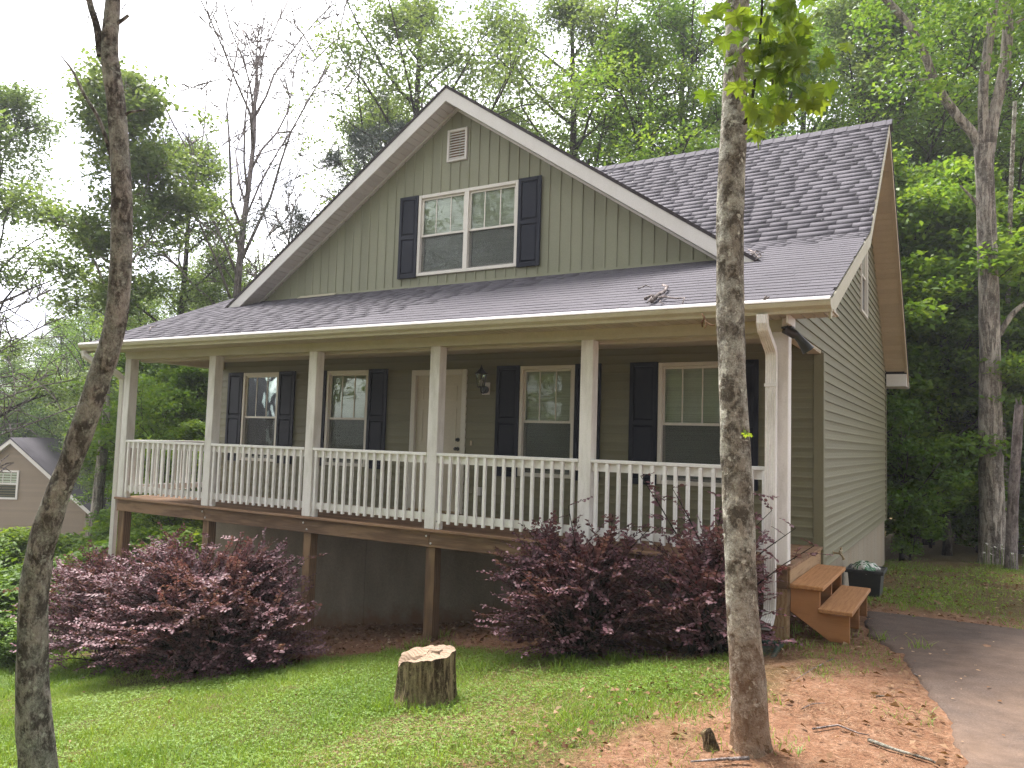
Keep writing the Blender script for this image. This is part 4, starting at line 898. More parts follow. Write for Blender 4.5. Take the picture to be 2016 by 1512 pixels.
def grow(seed, Ht, r0, base=.4, nl=14, spread=.28, rise=.75, sub=5, wob=.35, lean=(0, 0), top_taper=.15, twig=True, depth2=True, shape=None, mint=1.):
    r_ = random.Random(seed); mb = MB(); tips = []
    pts = []; n_ = 12; ox = oy = 0
    for i in range(n_+1):
        f = i/n_; pts.append(Vector((ox+lean[0]*f*f, oy+lean[1]*f*f, Ht*f*.97))); ox += r_.gauss(0, wob*Ht/100); oy += r_.gauss(0, wob*Ht/100)
    mb.tube(pts, [max(r0*top_taper, r0*(1-.82*(i/n_)**.9))*(1.35 if i == 0 else 1) for i in range(n_+1)], 9)
    def pt(f): q = f*n_; i = min(int(q), n_-1); return pts[i].lerp(pts[i+1], q-i)
    for k_ in range(nl):
        f = base+(1-base)*(k_+r_.random()*.8)/nl; f = min(f, .985); a = k_*2.4+r_.gauss(0, .5); sh = shape(f) if shape else math.sin(math.pi*min(1, max(.12, (f-base)/(1-base)*.78+.2)))
        Lm = Ht*spread*sh*r_.uniform(.75, 1.2); up = rise*r_.uniform(.6, 1.35)*(1+.6*(f-base)); d = Vector((math.cos(a), math.sin(a), up)).normalized(); p_ = pt(f); rl_ = r0*.36*(1-.62*f)*r_.uniform(.8, 1.2); lp = [p_]
        m_ = 6
        for j in range(m_):
            d = (d+Vector((r_.gauss(0, .16), r_.gauss(0, .16), r_.gauss(.03, .1)))).normalized(); lp.append(lp[-1]+d*Lm/m_)
        mb.tube(lp, [max(.012*mint, rl_*(1-.8*j/m_)) for j in range(m_+1)], 6)
        tips.append(lp[-1])
        for s_ in range(sub):
            g_ = r_.uniform(.3, .95); i = min(int(g_*m_), m_-1); q = lp[i].lerp(lp[i+1], g_*m_-i); dd = (lp[i+1]-lp[i]).normalized()
            e = (dd*.55+Vector((r_.gauss(0, .75), r_.gauss(0, .75), r_.gauss(.12, .4)))).normalized(); Ls = Lm*r_.uniform(.22, .5); sp_ = [q]
            for j in range(3): e = (e+Vector((r_.gauss(0, .22), r_.gauss(0, .22), r_.gauss(0, .18)))).normalized(); sp_.append(sp_[-1]+e*Ls/3)
            mb.tube(sp_, [max(.008*mint, rl_*.3*(1-.7*j/3)) for j in range(4)], 5 if twig else 4, False)
            tips += [sp_[2], sp_[3]]
            if depth2:
                for _ in range(2 if mint == 1 else 3):
                    w_ = sp_[r_.choice([1, 2])]; e2 = (e+Vector((r_.gauss(0, .8), r_.gauss(0, .8), r_.gauss(.1, .5)))).normalized(); w2 = w_+e2*Ls*.45; mb.tube([w_, w_.lerp(w2, .5)+Vector((0, 0, .05)), w2], [.012*mint, .009*mint, .006*mint], 4, False); tips.append(w2)
    return mb, tips
KINDS = {}
def kind(name, seed, Ht, r0, per, rx, rz, ln, leaf, barkm, extra=None, **kw):
    mb, tips = grow(seed, Ht, r0, **kw); tm = mb.mesh('trunk', False, True); tm.materials.append(M[barkm]); cm = None
    if per:
        r_ = np.random.default_rng(seed); C = np.array([tuple(t) for t in tips]); V, F = leaves_at(r_, C, per, rx, rz, ln)
        cm = fast_mesh('crown', V, F); cm.materials.append(leaf)
    KINDS[name] = (tm, cm, Ht)
kind('oak1', 1, 18, .3, 68, .85, .5, .125, LO, 'bark_dark', base=.38, nl=20, spread=.3, rise=.8)
kind('oak2', 2, 18, .28, 46, .85, .5, 0.135, LG, 'bark_dark', base=.42, nl=20, spread=.28, rise=.9)
kind('oak3', 3, 17, .26, 48, .8, .45, 0.13, LG, 'bark_dark', base=.3, nl=24, spread=.26, rise=.6)
kind('oak4', 4, 17, .24, 64, .8, .45, 0.13, LO, 'bark_dark', base=.25, nl=24, spread=.24, rise=.7)
kind('under1', 5, 8, .1, 60, .55, .22, .14, LB, 'bark_dark', base=.12, nl=22, spread=.34, rise=.35)
kind('under2', 6, 7, .08, 60, .5, .25, .13, LB, 'bark_dark', base=.1, nl=20, spread=.36, rise=.45)
kind('under3', 7, 9, .11, 58, .6, .25, .15, LG, 'bark_dark', base=.12, nl=24, spread=.32, rise=.4)
kind('slim', 8, 14, .17, 75, .55, .38, .15, LO, 'bark_oak', base=.5, nl=16, spread=.2, rise=1.1, sub=5)
kind('dead1', 12, 16.5, .2, 0, 0, 0, 0, None, 'bark_dead', base=.42, nl=19, spread=.42, rise=1.7, sub=7, mint=1.6)
kind('dead2', 13, 13, .13, 0, 0, 0, 0, None, 'bark_dead', base=.4, nl=14, spread=.32, rise=1.5, sub=6, mint=1.6)
kind('dead3', 14, 11, .12, 0, 0, 0, 0, None, 'bark_dead', base=.3, nl=15, spread=.45, rise=.5, sub=8, mint=1.8)
kind('shrub1', 15, 1.6, .03, 42, .28, .18, .1, LW, 'bark_dark', base=.02, nl=16, spread=.5, rise=.9, sub=3, depth2=False)
kind('shrub2', 16, 2.4, .04, 45, .36, .2, .11, LB, 'bark_dark', base=.05, nl=18, spread=.42, rise=.8, sub=4, depth2=False)
kind('shrub3', 17, 2.6, .04, 45, .3, .16, .085, LG, 'bark_dark', base=.08, nl=18, spread=.38, rise=.9, sub=4, depth2=False)
# pine: needle tufts at the branch ends
mb, tips = grow(9, 14, .17, base=.55, nl=16, spread=.3, rise=.25, sub=6); tm = mb.mesh('trunk', False, True); tm.materials.append(M['bark_dark']); r_ = np.random.default_rng(9)
C = np.repeat(np.array([tuple(t) for t in tips]), 60, 0); C = C+r_.normal(size=C.shape)*.1; d = rand_unit(r_, len(C)); d[:, 2] += .35; l_ = r_.uniform(.16, .26, len(C)); d /= np.linalg.norm(d, axis=1)[:, None]
V, F = quads(C+d*l_[:, None]*.5, d, rand_unit(r_, len(C)), l_, l_*.09); cm = fast_mesh('crown', V, F); cm.materials.append(LP); KINDS['pine'] = (tm, cm, 14)

TREES = []
ORD = ('first second third fourth fifth sixth seventh eighth ninth tenth eleventh twelfth thirteenth fourteenth fifteenth sixteenth seventeenth eighteenth nineteenth twentieth twenty-first twenty-second twenty-third twenty-fourth').split()
def row(lst, front, where, back, group, **kw):
    """plant a group: trees of the front row are told apart by their order, the deeper ones are not"""
    fr_ = sorted([q for q in lst if q[1] <= front], key=lambda q: q[0])
    for q in lst: plant(q[3], q[0], q[1], q[2], where % ORD[fr_.index(q)] if q in fr_ else back, group=group, **kw)
def plant(kindn, u, t, hgt=None, label='', cat='tree', group=None, name='woodland_tree', rotz=None, xy=None, sxy=1.):
    tm, cm, Ht = KINDS[kindn]; p_ = at(u, 850, t) if xy is None else Vector((xy[0], xy[1], 0)); s_ = (hgt/Ht) if hgt else 1.; i = len(TREES)
    r_ = root(name, label, cat, (p_.x, p_.y, g1(p_.x, p_.y)-.12), group, False, (i*1.37) % 6.283 if rotz is None else rotz, s_); r_.scale = (s_*sxy, s_*sxy, s_)
    obj('stems' if cat == 'shrub' else 'trunk', tm, None, r_)
    if cm: obj('foliage' if cat == 'shrub' else 'crown', cm, None, r_)
    TREES.append(r_); return r_
# named trees
plant('slim', 186, 20, 14.2, 'slim tall leafy tree standing behind the leaning trunk at left', name='slim_tree', rotz=.4)
plant('dead1', 462, 24, 17.5, 'tall bare dead tree with spreading twigs behind the left roof slope', name='dead_tree', rotz=1.)
plant('dead2', 548, 27, 13.6, 'smaller bare dead tree right of the tall dead tree', name='dead_tree', rotz=2.)
plant('dead2', 640, 30, 13.6, 'thin bare dead tree nearest the gable, beside the pine', name='dead_tree', rotz=4.)
plant('dead3', -75, 22, 9.5, 'grey dead tree whose bare twigs reach in at the left edge', name='dead_tree', rotz=0.)
plant('pine', 742, 23, 14., 'blue grey pine showing left of the gable peak', name='pine_tree', rotz=2.2)
plant('pine', 625, 33, 13., 'low blue grey pine crown just above the left gable slope', name='pine_tree', rotz=.5)
plant('oak4', 335, 25, 14.6, 'leafy tree filling the gap between slim tree and tall dead tree', rotz=.6)
plant('oak1', 800, 26, 20., 'tall pale green oak rising behind the gable peak', rotz=2.)
plant('oak4', -40, 24, 16, 'leafy tree whose crown enters at the upper left corner', rotz=3.)
G1 = 'trees behind the left roof slope'; L1 = 'leafy woodland tree crowding behind the left porch roof'
row(((265, 30, 11, 'oak3'), (405, 29, 12.5, 'oak4'), (440, 36, 13.5, 'oak1'), (500, 32, 11.5, 'oak3'), (570, 34, 12, 'oak4'), (625, 38, 13, 'oak3'), (215, 38, 11, 'oak4'), (370, 40, 14, 'oak2'), (680, 36, 13.5, 'oak3'), (340, 25, 8.5, 'under3'), (380, 21, 7.5, 'under1'), (352, 22, 6.5, 'under2'), (392, 19, 6, 'under1'), (300, 29, 8, 'under3'), (430, 24, 8.5, 'under3'), (400, 17.5, 4.5, 'under2')), 26, '%s leafy tree from the left in the near woods behind the left porch end', L1, G1)
G2 = 'distant trees at left'; L2 = 'hazy distant tree on the low ground behind the tan neighbouring house'
row(((-40, 58, 14, 'oak3'), (30, 64, 13, 'oak4'), (90, 60, 13.5, 'oak3'), (150, 56, 14.5, 'oak1'), (-100, 52, 13, 'oak4'), (200, 52, 15, 'oak3'), (60, 50, 10, 'under3'), (0, 52, 10, 'under1'), (120, 48, 10.5, 'under3'), (165, 46, 10, 'under1'), (215, 44, 11, 'under3'), (20, 47, 12.5, 'oak3'), (105, 45, 13.5, 'oak4'), (165, 42, 14, 'oak3'), (-50, 46, 12, 'oak3'), (235, 41, 14, 'oak4'), (-150, 50, 13, 'oak3'), (-230, 46, 13, 'oak4'), (-320, 50, 13, 'oak3'), (-420, 46, 13, 'oak4'), (-190, 40, 9, 'under3'), (-280, 42, 9, 'under1'), (-370, 40, 9, 'under3')), 52, '%s hazy tree from the left just behind the tan house', L2, G2)
G3 = 'trees behind the house'; L3 = 'tall woodland tree crowding behind the main roof ridge'
row(((975, 30, 18, 'oak1'), (730, 31, 19, 'oak4'), (860, 33, 19, 'oak1'), (1185, 30, 18, 'oak3'), (1110, 25, 19, 'oak1'), (1250, 22, 16, 'oak3'), (1340, 26, 19, 'oak2'), (1420, 31, 18, 'oak1'), (1530, 24, 17, 'oak3'), (1600, 30, 21, 'oak2'), (1700, 26, 19, 'oak4'), (1040, 38, 17, 'oak2'), (1290, 38, 19, 'oak3'), (1640, 38, 20, 'oak1'), (1380, 20, 11, 'under3'), (1560, 20, 11, 'under3'), (1680, 21, 11, 'under1'), (1470, 22, 12, 'under3')), 26, '%s tree from the left in the near row of woods behind the main ridge', L3, G3)
G4 = 'trees right of the house'; L4 = 'woodland tree in the dense green woods right of the house'
row(((1800, 25, 19, 'oak2'), (1890, 28, 20, 'oak3'), (1985, 25, 18, 'oak2'), (2080, 28, 20, 'oak3'), (1840, 36, 21, 'oak3'), (1950, 38, 21, 'oak2'), (1760, 40, 21, 'oak3'), (2050, 42, 21, 'oak2'), (1795, 19.5, 9.5, 'under1'), (1862, 19, 8, 'under1'), (1935, 21, 10.5, 'under1'), (2000, 20, 9, 'under1'), (1825, 22, 11, 'under1'), (1885, 23, 8, 'under1'), (1960, 26, 10, 'under1'), (2040, 24, 10, 'under1'), (1775, 25, 9, 'under1'), (2080, 19, 8, 'under3'), (1850, 28, 10, 'under1'), (1920, 32, 10, 'under3'), (1800, 34, 10, 'under1'), (2000, 36, 10, 'under3'), (1870, 42, 11, 'under1'), (1960, 46, 11, 'under3')), 22.5, '%s tree from the left in the near row of woods right of the house', L4, G4)
G8 = 'unseen trees across the yard'; L8 = 'unseen woodland tree across the yard, added for light and reflections'  # out of view, added to block low front and side light and fill reflections
for x_, y_, h, k_ in ((-9, -19, 19, 'oak3'), (-4, -22, 20, 'oak2'), (1, -20, 18, 'oak4'), (6, -21, 20, 'oak3'), (11, -17, 19, 'oak2'), (15, -10, 19, 'oak3'), (14, -3, 18, 'oak4'), (12.5, 4, 17, 'oak3'), (10, -11, 8, 'under1'), (11, -3, 7, 'under3'), (-14, -15, 18, 'oak2'), (-19, -10, 17, 'oak3'), (-7, -27, 22, 'oak2'), (4, -28, 22, 'oak3'), (19, -15, 21, 'oak2'), (-1, -17, 8, 'under3'), (-6, -16, 8, 'under1'), (5, -16, 8, 'under3'), (-11, -14, 8, 'under3'), (-5, -13.5, 5, 'under3'), (-8, -12, 5, 'under1'), (-1.5, -14, 5, 'under3'), (-3, -19, 9, 'under3'), (2.5, -18, 9, 'under1'), (-8.5, -17, 9, 'under3'), (8, -18, 9, 'under3'), (-15, -11, 8, 'under3'), (-2, -25, 21, 'oak3'), (9, -25, 21, 'oak4')):
    plant(k_, 0, 0, h, L8, group=G8, xy=(x_, y_))
# shrubs
G5 = 'weeds at left'; L5 = 'bright green weedy shrub on the bank left of the purple bushes'
row(((15, 12.5, 1.3, 'shrub1'), (60, 13.5, 1.4, 'shrub1'), (-30, 13, 1.5, 'shrub2'), (110, 14.5, 1.5, 'shrub1'), (165, 15, 1.6, 'shrub2'), (35, 16, 2., 'shrub2'), (95, 17, 2., 'shrub2'), (150, 18, 1.8, 'shrub1'), (205, 17, 1.7, 'shrub1'), (-60, 15, 1.8, 'shrub1'), (20, 19, 1.8, 'shrub2'), (70, 11.8, .8, 'shrub1')), 14, '%s bright weedy shrub from the left in the nearest row on the left bank', L5, G5, cat='shrub', name='weedy_shrub', sxy=1.25)
G6 = 'undergrowth behind the porch'; L6 = 'leafy undergrowth shrub seen below the left end of the deck'
row(((255, 15.5, 1.8, 'shrub1'), (300, 16, 2., 'shrub2'), (345, 16.5, 2., 'shrub1'), (385, 16, 2., 'shrub2'), (275, 18, 2.4, 'shrub2'), (330, 18.5, 2.5, 'shrub3'), (375, 19, 2.6, 'shrub3'), (300, 20, 2.8, 'shrub3'), (240, 19, 2.4, 'shrub3'), (400, 21, 2.8, 'shrub3'), (350, 22, 3., 'shrub3')), 16.5, '%s leafy shrub from the left in the nearest row below the deck end', L6, G6, cat='shrub', name='undergrowth_shrub', sxy=1.3)
G7 = 'undergrowth right of the house'; L7 = 'dark undergrowth shrub in the woods right of the house'
row(((1830, 21, 2.2, 'shrub3'), (1880, 22, 2.4, 'shrub3'), (1920, 20, 1.8, 'shrub3'), (1990, 21, 2.2, 'shrub3'), (2030, 19, 1.8, 'shrub2'), (1850, 25, 2.8, 'shrub3'), (1905, 27, 2.8, 'shrub3'), (1965, 25, 2.6, 'shrub3'), (1790, 27, 3, 'shrub3'), (1830, 30, 3, 'shrub3'), (1890, 33, 3.2, 'shrub3'), (11300, 32, 3.2, 'shrub3'), (2010, 30, 3, 'shrub3')), 22, '%s dark shrub from the left at the edge of the woods right of the house', L7, G7, cat='shrub', name='undergrowth_shrub', sxy=1.3)
plant('shrub3', 1775, 17.5, 3.6, 'tall pale leafed shrub just behind the rear corner of the house', 'shrub', None, 'undergrowth_shrub')
plant('shrub1', 1790, 17.2, 1.3, 'low broad leafed plant at the foundation behind the black bin', 'shrub', None, 'undergrowth_shrub')
# the big forked oak at right, its broken neighbour and a thin pole trunk
T0 = 17.; kr = T0/1534.8/2; A = lambda *uv: [at(u, v, T0) for u, v in uv]
ax = A((1957, 1135), (1953, 1000), (1950, 850), (1949, 700), (1946, 560), (1942, 430), (1938, 330), (1937, 285)); ax[0].z = g1(ax[0].x, ax[0].y)-.2
ro, _ = near_tree('forked_oak', 'large pale barked oak right of the house, trunk forking into three limbs', ax[0], ax, [w*kr for w in (54, 45, 41, 37, 35, 34, 33, 36)], 'bark_oak',
    [(A((1932, 300), (1922, 275), (1880, 222), (1846, 172), (1815, 95), (1785, 45), (1745, 0), (1690, -50)), [w*kr for w in (20, 19, 17, 16, 15, 14, 13, 9)], 0),
     (A((1937, 300), (1936, 240), (1936, 170), (1946, 90), (1958, 0), (1972, -90)), [w*kr for w in (20, 19, 18, 17, 15, 12)], 0),
     (A((1946, 300), (1956, 230), (1974, 150), (1984, 60), (1984, -20), (1990, -120)), [w*kr for w in (24, 22, 20, 19, 17, 12)], 0),
     (A((1952, 230), (1958, 190), (1980, 120), (1992, 55), (2016, 35), (2060, 0)), [w*kr for w in (8, 8, 8, 7, 6, 4)], 0),
     (A((1862, 190), (1835, 160), (1800, 158), (1770, 165)), [w*kr for w in (5, 5, 4, 2)], 0),
     (A((1935, 420), (1922, 400), (1905, 380), (1890, 365)), [w*kr for w in (9, 7, 5, 3)], 0),
     (A((1965, 660), (1978, 640), (1996, 615), (2020, 595)), [w*kr for w in (14, 11, 10, 8)], 0)], seed=40, flare=.35, amp=.05, fz=3.5, k=40, step=.06)
rng_ = np.random.default_rng(77); cc = []
for q in range(150):
    u = rng_.uniform(1690, 2090); v = rng_.uniform(-320, 60) if rng_.random() < .6 else rng_.uniform(-100, 190); cc.append(tuple(at(u, v, T0+rng_.uniform(-2, 2.5))-ax[0]))
V, F = leaves_at(rng_, np.array(cc), 60, .5, .25, .13); obj('crown', fast_mesh('crown', V, F), LG, ro)
T0 = 15.5; kr = T0/1534.8/2; ax = A((1990, 1110), (1994, 1000), (2000, 900), (2004, 840), (2006, 797)); ax[0].z = g1(ax[0].x, ax[0].y)-.1
sn, _ = near_tree('broken_snag', 'pale broken off dead trunk at the right edge of the picture', ax[0], ax, [w*kr for w in (22, 20, 18, 17, 15)], 'bark_dead', [(A((2003, 800), (2001, 790), (2000, 784)), [5*kr, 3.5*kr, 1*kr], 0), (A((2009, 800), (2010, 788), (2011, 780)), [4*kr, 3*kr, 1*kr], 0)], seed=50, amp=.12, fz=5, k=24, step=.05)
T0 = 18.5; kr = T0/1534.8/2; ax = A((1985, 1125), (1980, 950), (1974, 800), (1981, 680), (1985, 560), (1990, 380), (1998, 200)); ax[0].z = g1(ax[0].x, ax[0].y)-.1
near_tree('pole_tree', 'thin mossy pole trunk between the forked oak and the broken snag', ax[0], ax, [w*kr for w in (12, 11, 10, 9.5, 9, 8, 7)], 'bark_lichen', seed=55, amp=.06, fz=5, k=18, step=.08)

# ------------------------------------------------------------------ purple bushes
leafm = []
for i in range(3):
    q = .5+.08*i; mb = MB(); w = .29+.03*i
    mb.add([(0, -.5, 0), (w*.8, -.22, .07), (w, .1, .08), (w*.55, .36, .03), (0, .5, -.05), (-w*.55, .36, .03), (-w, .1, .08), (-w*.8, -.22, .07), (0, 0, -.02)], [(i2, (i2+1) % 8, 8) for i2 in range(8)]); leafm.append(mb.mesh('leaf', False))
def bush(name, label, c, rx, ry, ht, ntw, seed, lumps=0, up=.5, tops=()):
    r_ = random.Random(seed); x0, y0 = c; z0 = g1(x0, y0); rt = root(name, label, 'bush', (x0, y0, z0), 'purple bushes before the porch', False); st_ = MB(); LV = []
    nst = 9
    def arch(tx, ty, tz, b=None):
        b = b or Vector((r_.gauss(0, .12), r_.gauss(0, .1), -.05)); e = Vector((tx, ty, tz)); mid = b.lerp(e, .5)+Vector((0, 0, .18*abs(tz)))*.8-Vector((tx, ty, 0))*.12; P = [b, b.lerp(mid, .5)+Vector((0, 0, .05)), mid, mid.lerp(e, .5)+Vector((0, 0, .02)), e]; return P
    for i in range(ntw):
        th = r_.uniform(0, 2*math.pi); zf = r_.random()**.8; lump = 1+.2*math.sin(th*3+seed+zf*4)+.2*math.sin(th*5-zf*9+seed*2); env = math.sin(math.pi*(.24+.66*zf))**.6*lump; rad_f = r_.random()**.33
        tx, ty, tz = (rx-.15)*env*rad_f*math.cos(th), (ry-.12)*env*rad_f*math.sin(th), ht*(.06+.92*zf)*(1+.1*math.sin(th*2+seed))
        P = arch(tx, ty, tz); d = (P[-1]-P[-2]).normalized(); out_ = Vector((tx/rx, ty/ry, .15)); d = (d*.35+out_*.8+Vector((r_.gauss(0, .4), r_.gauss(0, .4), r_.gauss(.0, .28)))).normalized(); Lt = r_.uniform(.2, .42)
        if i % 7 == 0: st_.tube(P, [.014, .011, .009, .007, .004], 5, False)
        tip = P[-1]; end = tip+d*Lt; st_.tube([tip-d*.12, tip, end], [.004, .0035, .002], 4, False)
        LV.append((tip-d*.15, end, r_.random() < (.3 if zf > .7 else .08)))
    for (tx, ty, tz) in tops:                       # long loose shoots above the mass
        P = arch(tx, ty, tz); st_.tube(P, [.012, .009, .008, .006, .003], 5, False)
        for k2 in range(7):
            q = P[2].lerp(P[4], k2/6.); d = Vector((r_.gauss(0, .7), r_.gauss(0, .5), r_.gauss(.15, .4))).normalized(); LV.append((q, q+d*r_.uniform(.12, .3), r_.random() < .35)); st_.tube([q, LV[-1][1]], [.003, .002], 4, False)
    obj('stems', st_.mesh('stems', False, True), M['bark_dark'], rt)
    items = []
    for (p0, p1, red) in LV:
        n_ = max(5, int((p1-p0).length/.019)); d = (p1-p0).normalized(); side = d.cross(Vector((r_.gauss(0, .3), r_.gauss(0, .3), 1))).normalized(); upv = side.cross(d)
        for j in range(n_):
            f = (j+.5)/n_; sgn = 1 if j % 2 else -1; dirv = (d*.55+side*sgn*.85+Vector((r_.gauss(0, .2), r_.gauss(0, .2), r_.gauss(-.05, .2)))).normalized(); l_ = .068*r_.uniform(.6, 1.15)*(1-.28*f)
            nv = (upv+Vector((r_.gauss(0, .35), r_.gauss(0, .35), r_.gauss(0, .35)))).normalized(); items.append((p0.lerp(p1, f)+dirv*l_*.5, dirv, nv, l_, red and f > .35))
    wc = Vector((x0, y0, z0)); items.sort(key=lambda t: ((t[0]+wc)-CAM).length)
    one, rest = items[:300], items[300:]
    for i, (c_, dv, nv, l_, red) in enumerate(one):
        xa = dv.cross(nv).normalized(); za = xa.cross(dv); o = obj('leaf', leafm[i % 3], LL, rt)
        mm = Matrix((xa, dv, za)).transposed().to_4x4()*1.; mm.translation = c_; o.matrix_local = mm @ Matrix.Diagonal((l_, l_, l_, 1))
    C = np.array([tuple(t[0]) for t in rest]); Dv = np.array([tuple(t[1]) for t in rest]); Nv = np.array([tuple(t[2]) for t in rest]); ll = np.array([t[3] for t in rest])
    Dv /= np.linalg.norm(Dv, axis=1)[:, None]; W = np.cross(Dv, Nv); W /= np.linalg.norm(W, axis=1)[:, None]; N2 = np.cross(W, Dv); tpl = np.array([(0, -.5, 0), (.27, -.16, .07), (.25, .18, .06), (0, .5, -.04), (-.25, .18, .06), (-.27, -.16, .07)])
    V = C[:, None]+(W[:, None]*tpl[None, :, :1]+Dv[:, None]*tpl[None, :, 1:2]+N2[:, None]*tpl[None, :, 2:])*ll[:, None, None]; i6 = np.arange(len(C))[:, None]*6; F = np.concatenate([i6+np.array([0, 1, 2, 3]), i6+np.array([0, 3, 4, 5])], 0)
    obj('foliage', fast_mesh('foliage', V.reshape(-1, 3), F), LL, rt, kind='stuff'); return rt
bush('purple_bush', 'leftmost dark purple bush, under the far left end of the deck', (-8.85, -1.), 1.55, .9, 1.3, 820, 31, tops=[(-.9, 0, 1.25), (-.2, -.2, 1.45), (.6, 0, 1.35)])
bush('purple_bush', 'largest dark purple bush, left of the stump below the porch railing', (-6.6, -1.35), 1.5, .95, 1.33, 1300, 32, tops=[(1.35, .3, 1.45), (1.2, .4, 1.35), (-.3, .2, 1.55), (.4, .1, 1.6)])
bush('purple_bush', 'rounded purple bush right of the stump, below the middle railing', (-1.9, -.65), .82, .62, 1.05, 560, 33, tops=[(-.6, .0, 1.15), (-.2, .1, 1.45), (.3, .1, 1.4), (.7, .1, 1.3)])
bush('purple_bush', 'loose purple bush with long shoots between maple trunk and steps', (-.62, -.55), .62, .5, .95, 260, 34, tops=[(.55, .1, 1.35), (.75, .15, 1.2), (.35, .1, 1.5), (.1, .1, 1.55), (-.4, .1, 1.5), (-.75, .15, 1.6), (.9, .2, 1.05)])

# ------------------------------------------------------------------ grass, clover, litter (uncountable)
rg = np.random.default_rng(8)
def lawn_mask(x, y):
    nn = vnoise(np.stack([x*.9, y*.9, x*0+3], -1), 1)*.6+vnoise(np.stack([x*2.7, y*2.7, x*0], -1), 2)*.4
    e = x-.28*y+.75*nn; m_ = np.clip((.62-e)/.6, 0, 1); m_ = m_*np.clip((-.45-y-.45*nn)/.3, 0, 1)
    bs = ((x+6.6)/1.5)**2+((y+1.2)/1.0)**2; m_ = np.where(bs < 1, m_*.25, m_); return m_
def scatter(n_, x0, x1, y0, y1, f):
    x = rg.uniform(x0, x1, n_); y = rg.uniform(y0, y1, n_); k_ = rg.random(n_) < f(x, y); return x[k_], y[k_]
dr_edge = lambda x, y: x < np.interp(-y, [-p_[1] for p_ in DW], [p_[0] for p_ in DW])-.02
def blades(x, y, hgt, wid, mat, name, lean=.5):
    n_ = len(x); z_ = gz(x, y)+.0; C = np.stack([x, y, z_], -1); d = np.stack([rg.normal(0, lean, n_), rg.normal(0, lean, n_), np.ones(n_)], -1); d /= np.linalg.norm(d, axis=1)[:, None]; h_ = hgt*rg.uniform(.5, 1.4, n_)
    a = rg.uniform(0, 6.283, n_); w = np.stack([np.cos(a), np.sin(a), 0*a], -1)*wid; mid = C+d*h_[:, None]*.55; tip = C+d*h_[:, None]+np.stack([d[:, 0], d[:, 1], -.35*np.ones(n_)], -1)*h_[:, None]*.35
    V = np.stack([C-w, C+w, mid+w*.8, mid-w*.8, tip+w*.15, tip-w*.15], 1).reshape(-1, 3); i6 = np.arange(n_)[:, None]*6; F = np.concatenate([i6+np.array([0, 1, 2, 3]), i6+np.array([3, 2, 4, 5])], 0); return V, F
x, y = scatter(420000, -12, .9, -6.6, -.2, lawn_mask); hv = .045+.02*vnoise(np.stack([x*1.3, y*1.3, x*0], -1), 6)
V, F = blades(x, y, np.maximum(.02, hv), .0026, GR, 'g', .6)
x, y = scatter(26000, -4.5, 1.3, -6, 2.6, lambda x, y: dr_edge(x, y)*np.clip(vnoise(np.stack([x*2, y*2, x*0+9], -1), 12)*1.6-.1, 0, 1)*(y < 2.6)*(1-.8*((x < -.4)&(y > -.6)))); V2, F2 = blades(x, y, .05, .003, GR, 'g', .6)
xs, ys = [], []
for k_ in range(60):                                    # taller tufts round the stump, posts and tree feet
    cx, cy = rg.choice(6, p=[.4, .15, .1, .15, .1, .1]), 0; cx, cy = [(-2.45, -2.75), (-4.25, -.35), (-5., -4.3), (.45, -.1), (-1.6, -1.5), (.5, 1.9)][int(cx)]; q = rg.normal(size=(26, 2))*.05+rg.normal(size=2)*.28+np.array([cx, cy]); xs.append(q[:, 0]); ys.append(q[:, 1])
V3, F3 = blades(np.concatenate(xs), np.concatenate(ys), .12, .0035, GR, 'g', .35)
x, y = scatter(60000, -11, .4, -6.4, -.6, lambda x, y: lawn_mask(x, y)*np.clip(vnoise(np.stack([x*2.2, y*2.2, x*0+7], -1), 88)*1.8-.35, 0, 1)); V4, F4 = blades(x, y, .1, .003, GR, 'g', .45)
VS = [V, V2, V3, V4]; FS = [F, F2, F3, F4]; o_ = np.cumsum([0]+[len(q) for q in VS]); V = np.vstack(VS); F = np.vstack([f+o for f, o in zip(FS, o_)])
tag(obj('lawn_grass', fast_mesh('lawn_grass', V, F), GR, kind='stuff'), 'bright green lawn grass in front of the porch', 'grass')
x, y = scatter(52000, -10, .6, -6.4, -.5, lambda x, y: lawn_mask(x, y)*np.clip(.35+1.2*vnoise(np.stack([x*1.1, y*1.1, x*0+4], -1), 22), 0, 1)); n_ = len(x)
C = np.stack([x, y, gz(x, y)+rg.uniform(.025, .06, n_)], -1); Cs = []; Ds = []
for k_ in range(3):
    a = rg.uniform(0, 6.283, n_) if k_ == 0 else a+2.094; d = np.stack([np.cos(a), np.sin(a), .15*np.ones(n_)], -1); Cs.append(C+d*.006); Ds.append(d)
C = np.vstack(Cs); d = np.vstack(Ds); V, F = quads(C, d, rg.normal(size=C.shape)*.25+np.array([0, 0, 1.]), rg.uniform(.008, .016, len(C)), rg.uniform(.008, .016, len(C)), .12, .62)
tag(obj('clover', fast_mesh('clover', V, F), GR, kind='stuff'), 'low clover leaves mixed into the lawn', 'clover')
def litter_mask(x, y):
    nn = vnoise(np.stack([x*1.4, y*1.4, x*0], -1), 31); u = np.where((y > -.45) & (y < 1.85) & (x < .1), .9, .0); b = np.where((x > -1.2) & dr_edge(x, y) & (y > -4.5) & (y < 2.), .28+.4*nn, 0); c_ = np.where((x > -.1) & (y > 1.9) & (y < 9), .4+.4*nn, 0); l_ = lawn_mask(x, y)*.025
    ed = np.where(dr_edge(x, y) & ~dr_edge(x+.3, y), .7, 0); return np.clip(np.maximum.reduce([u, b, c_, l_, ed]), 0, 1)
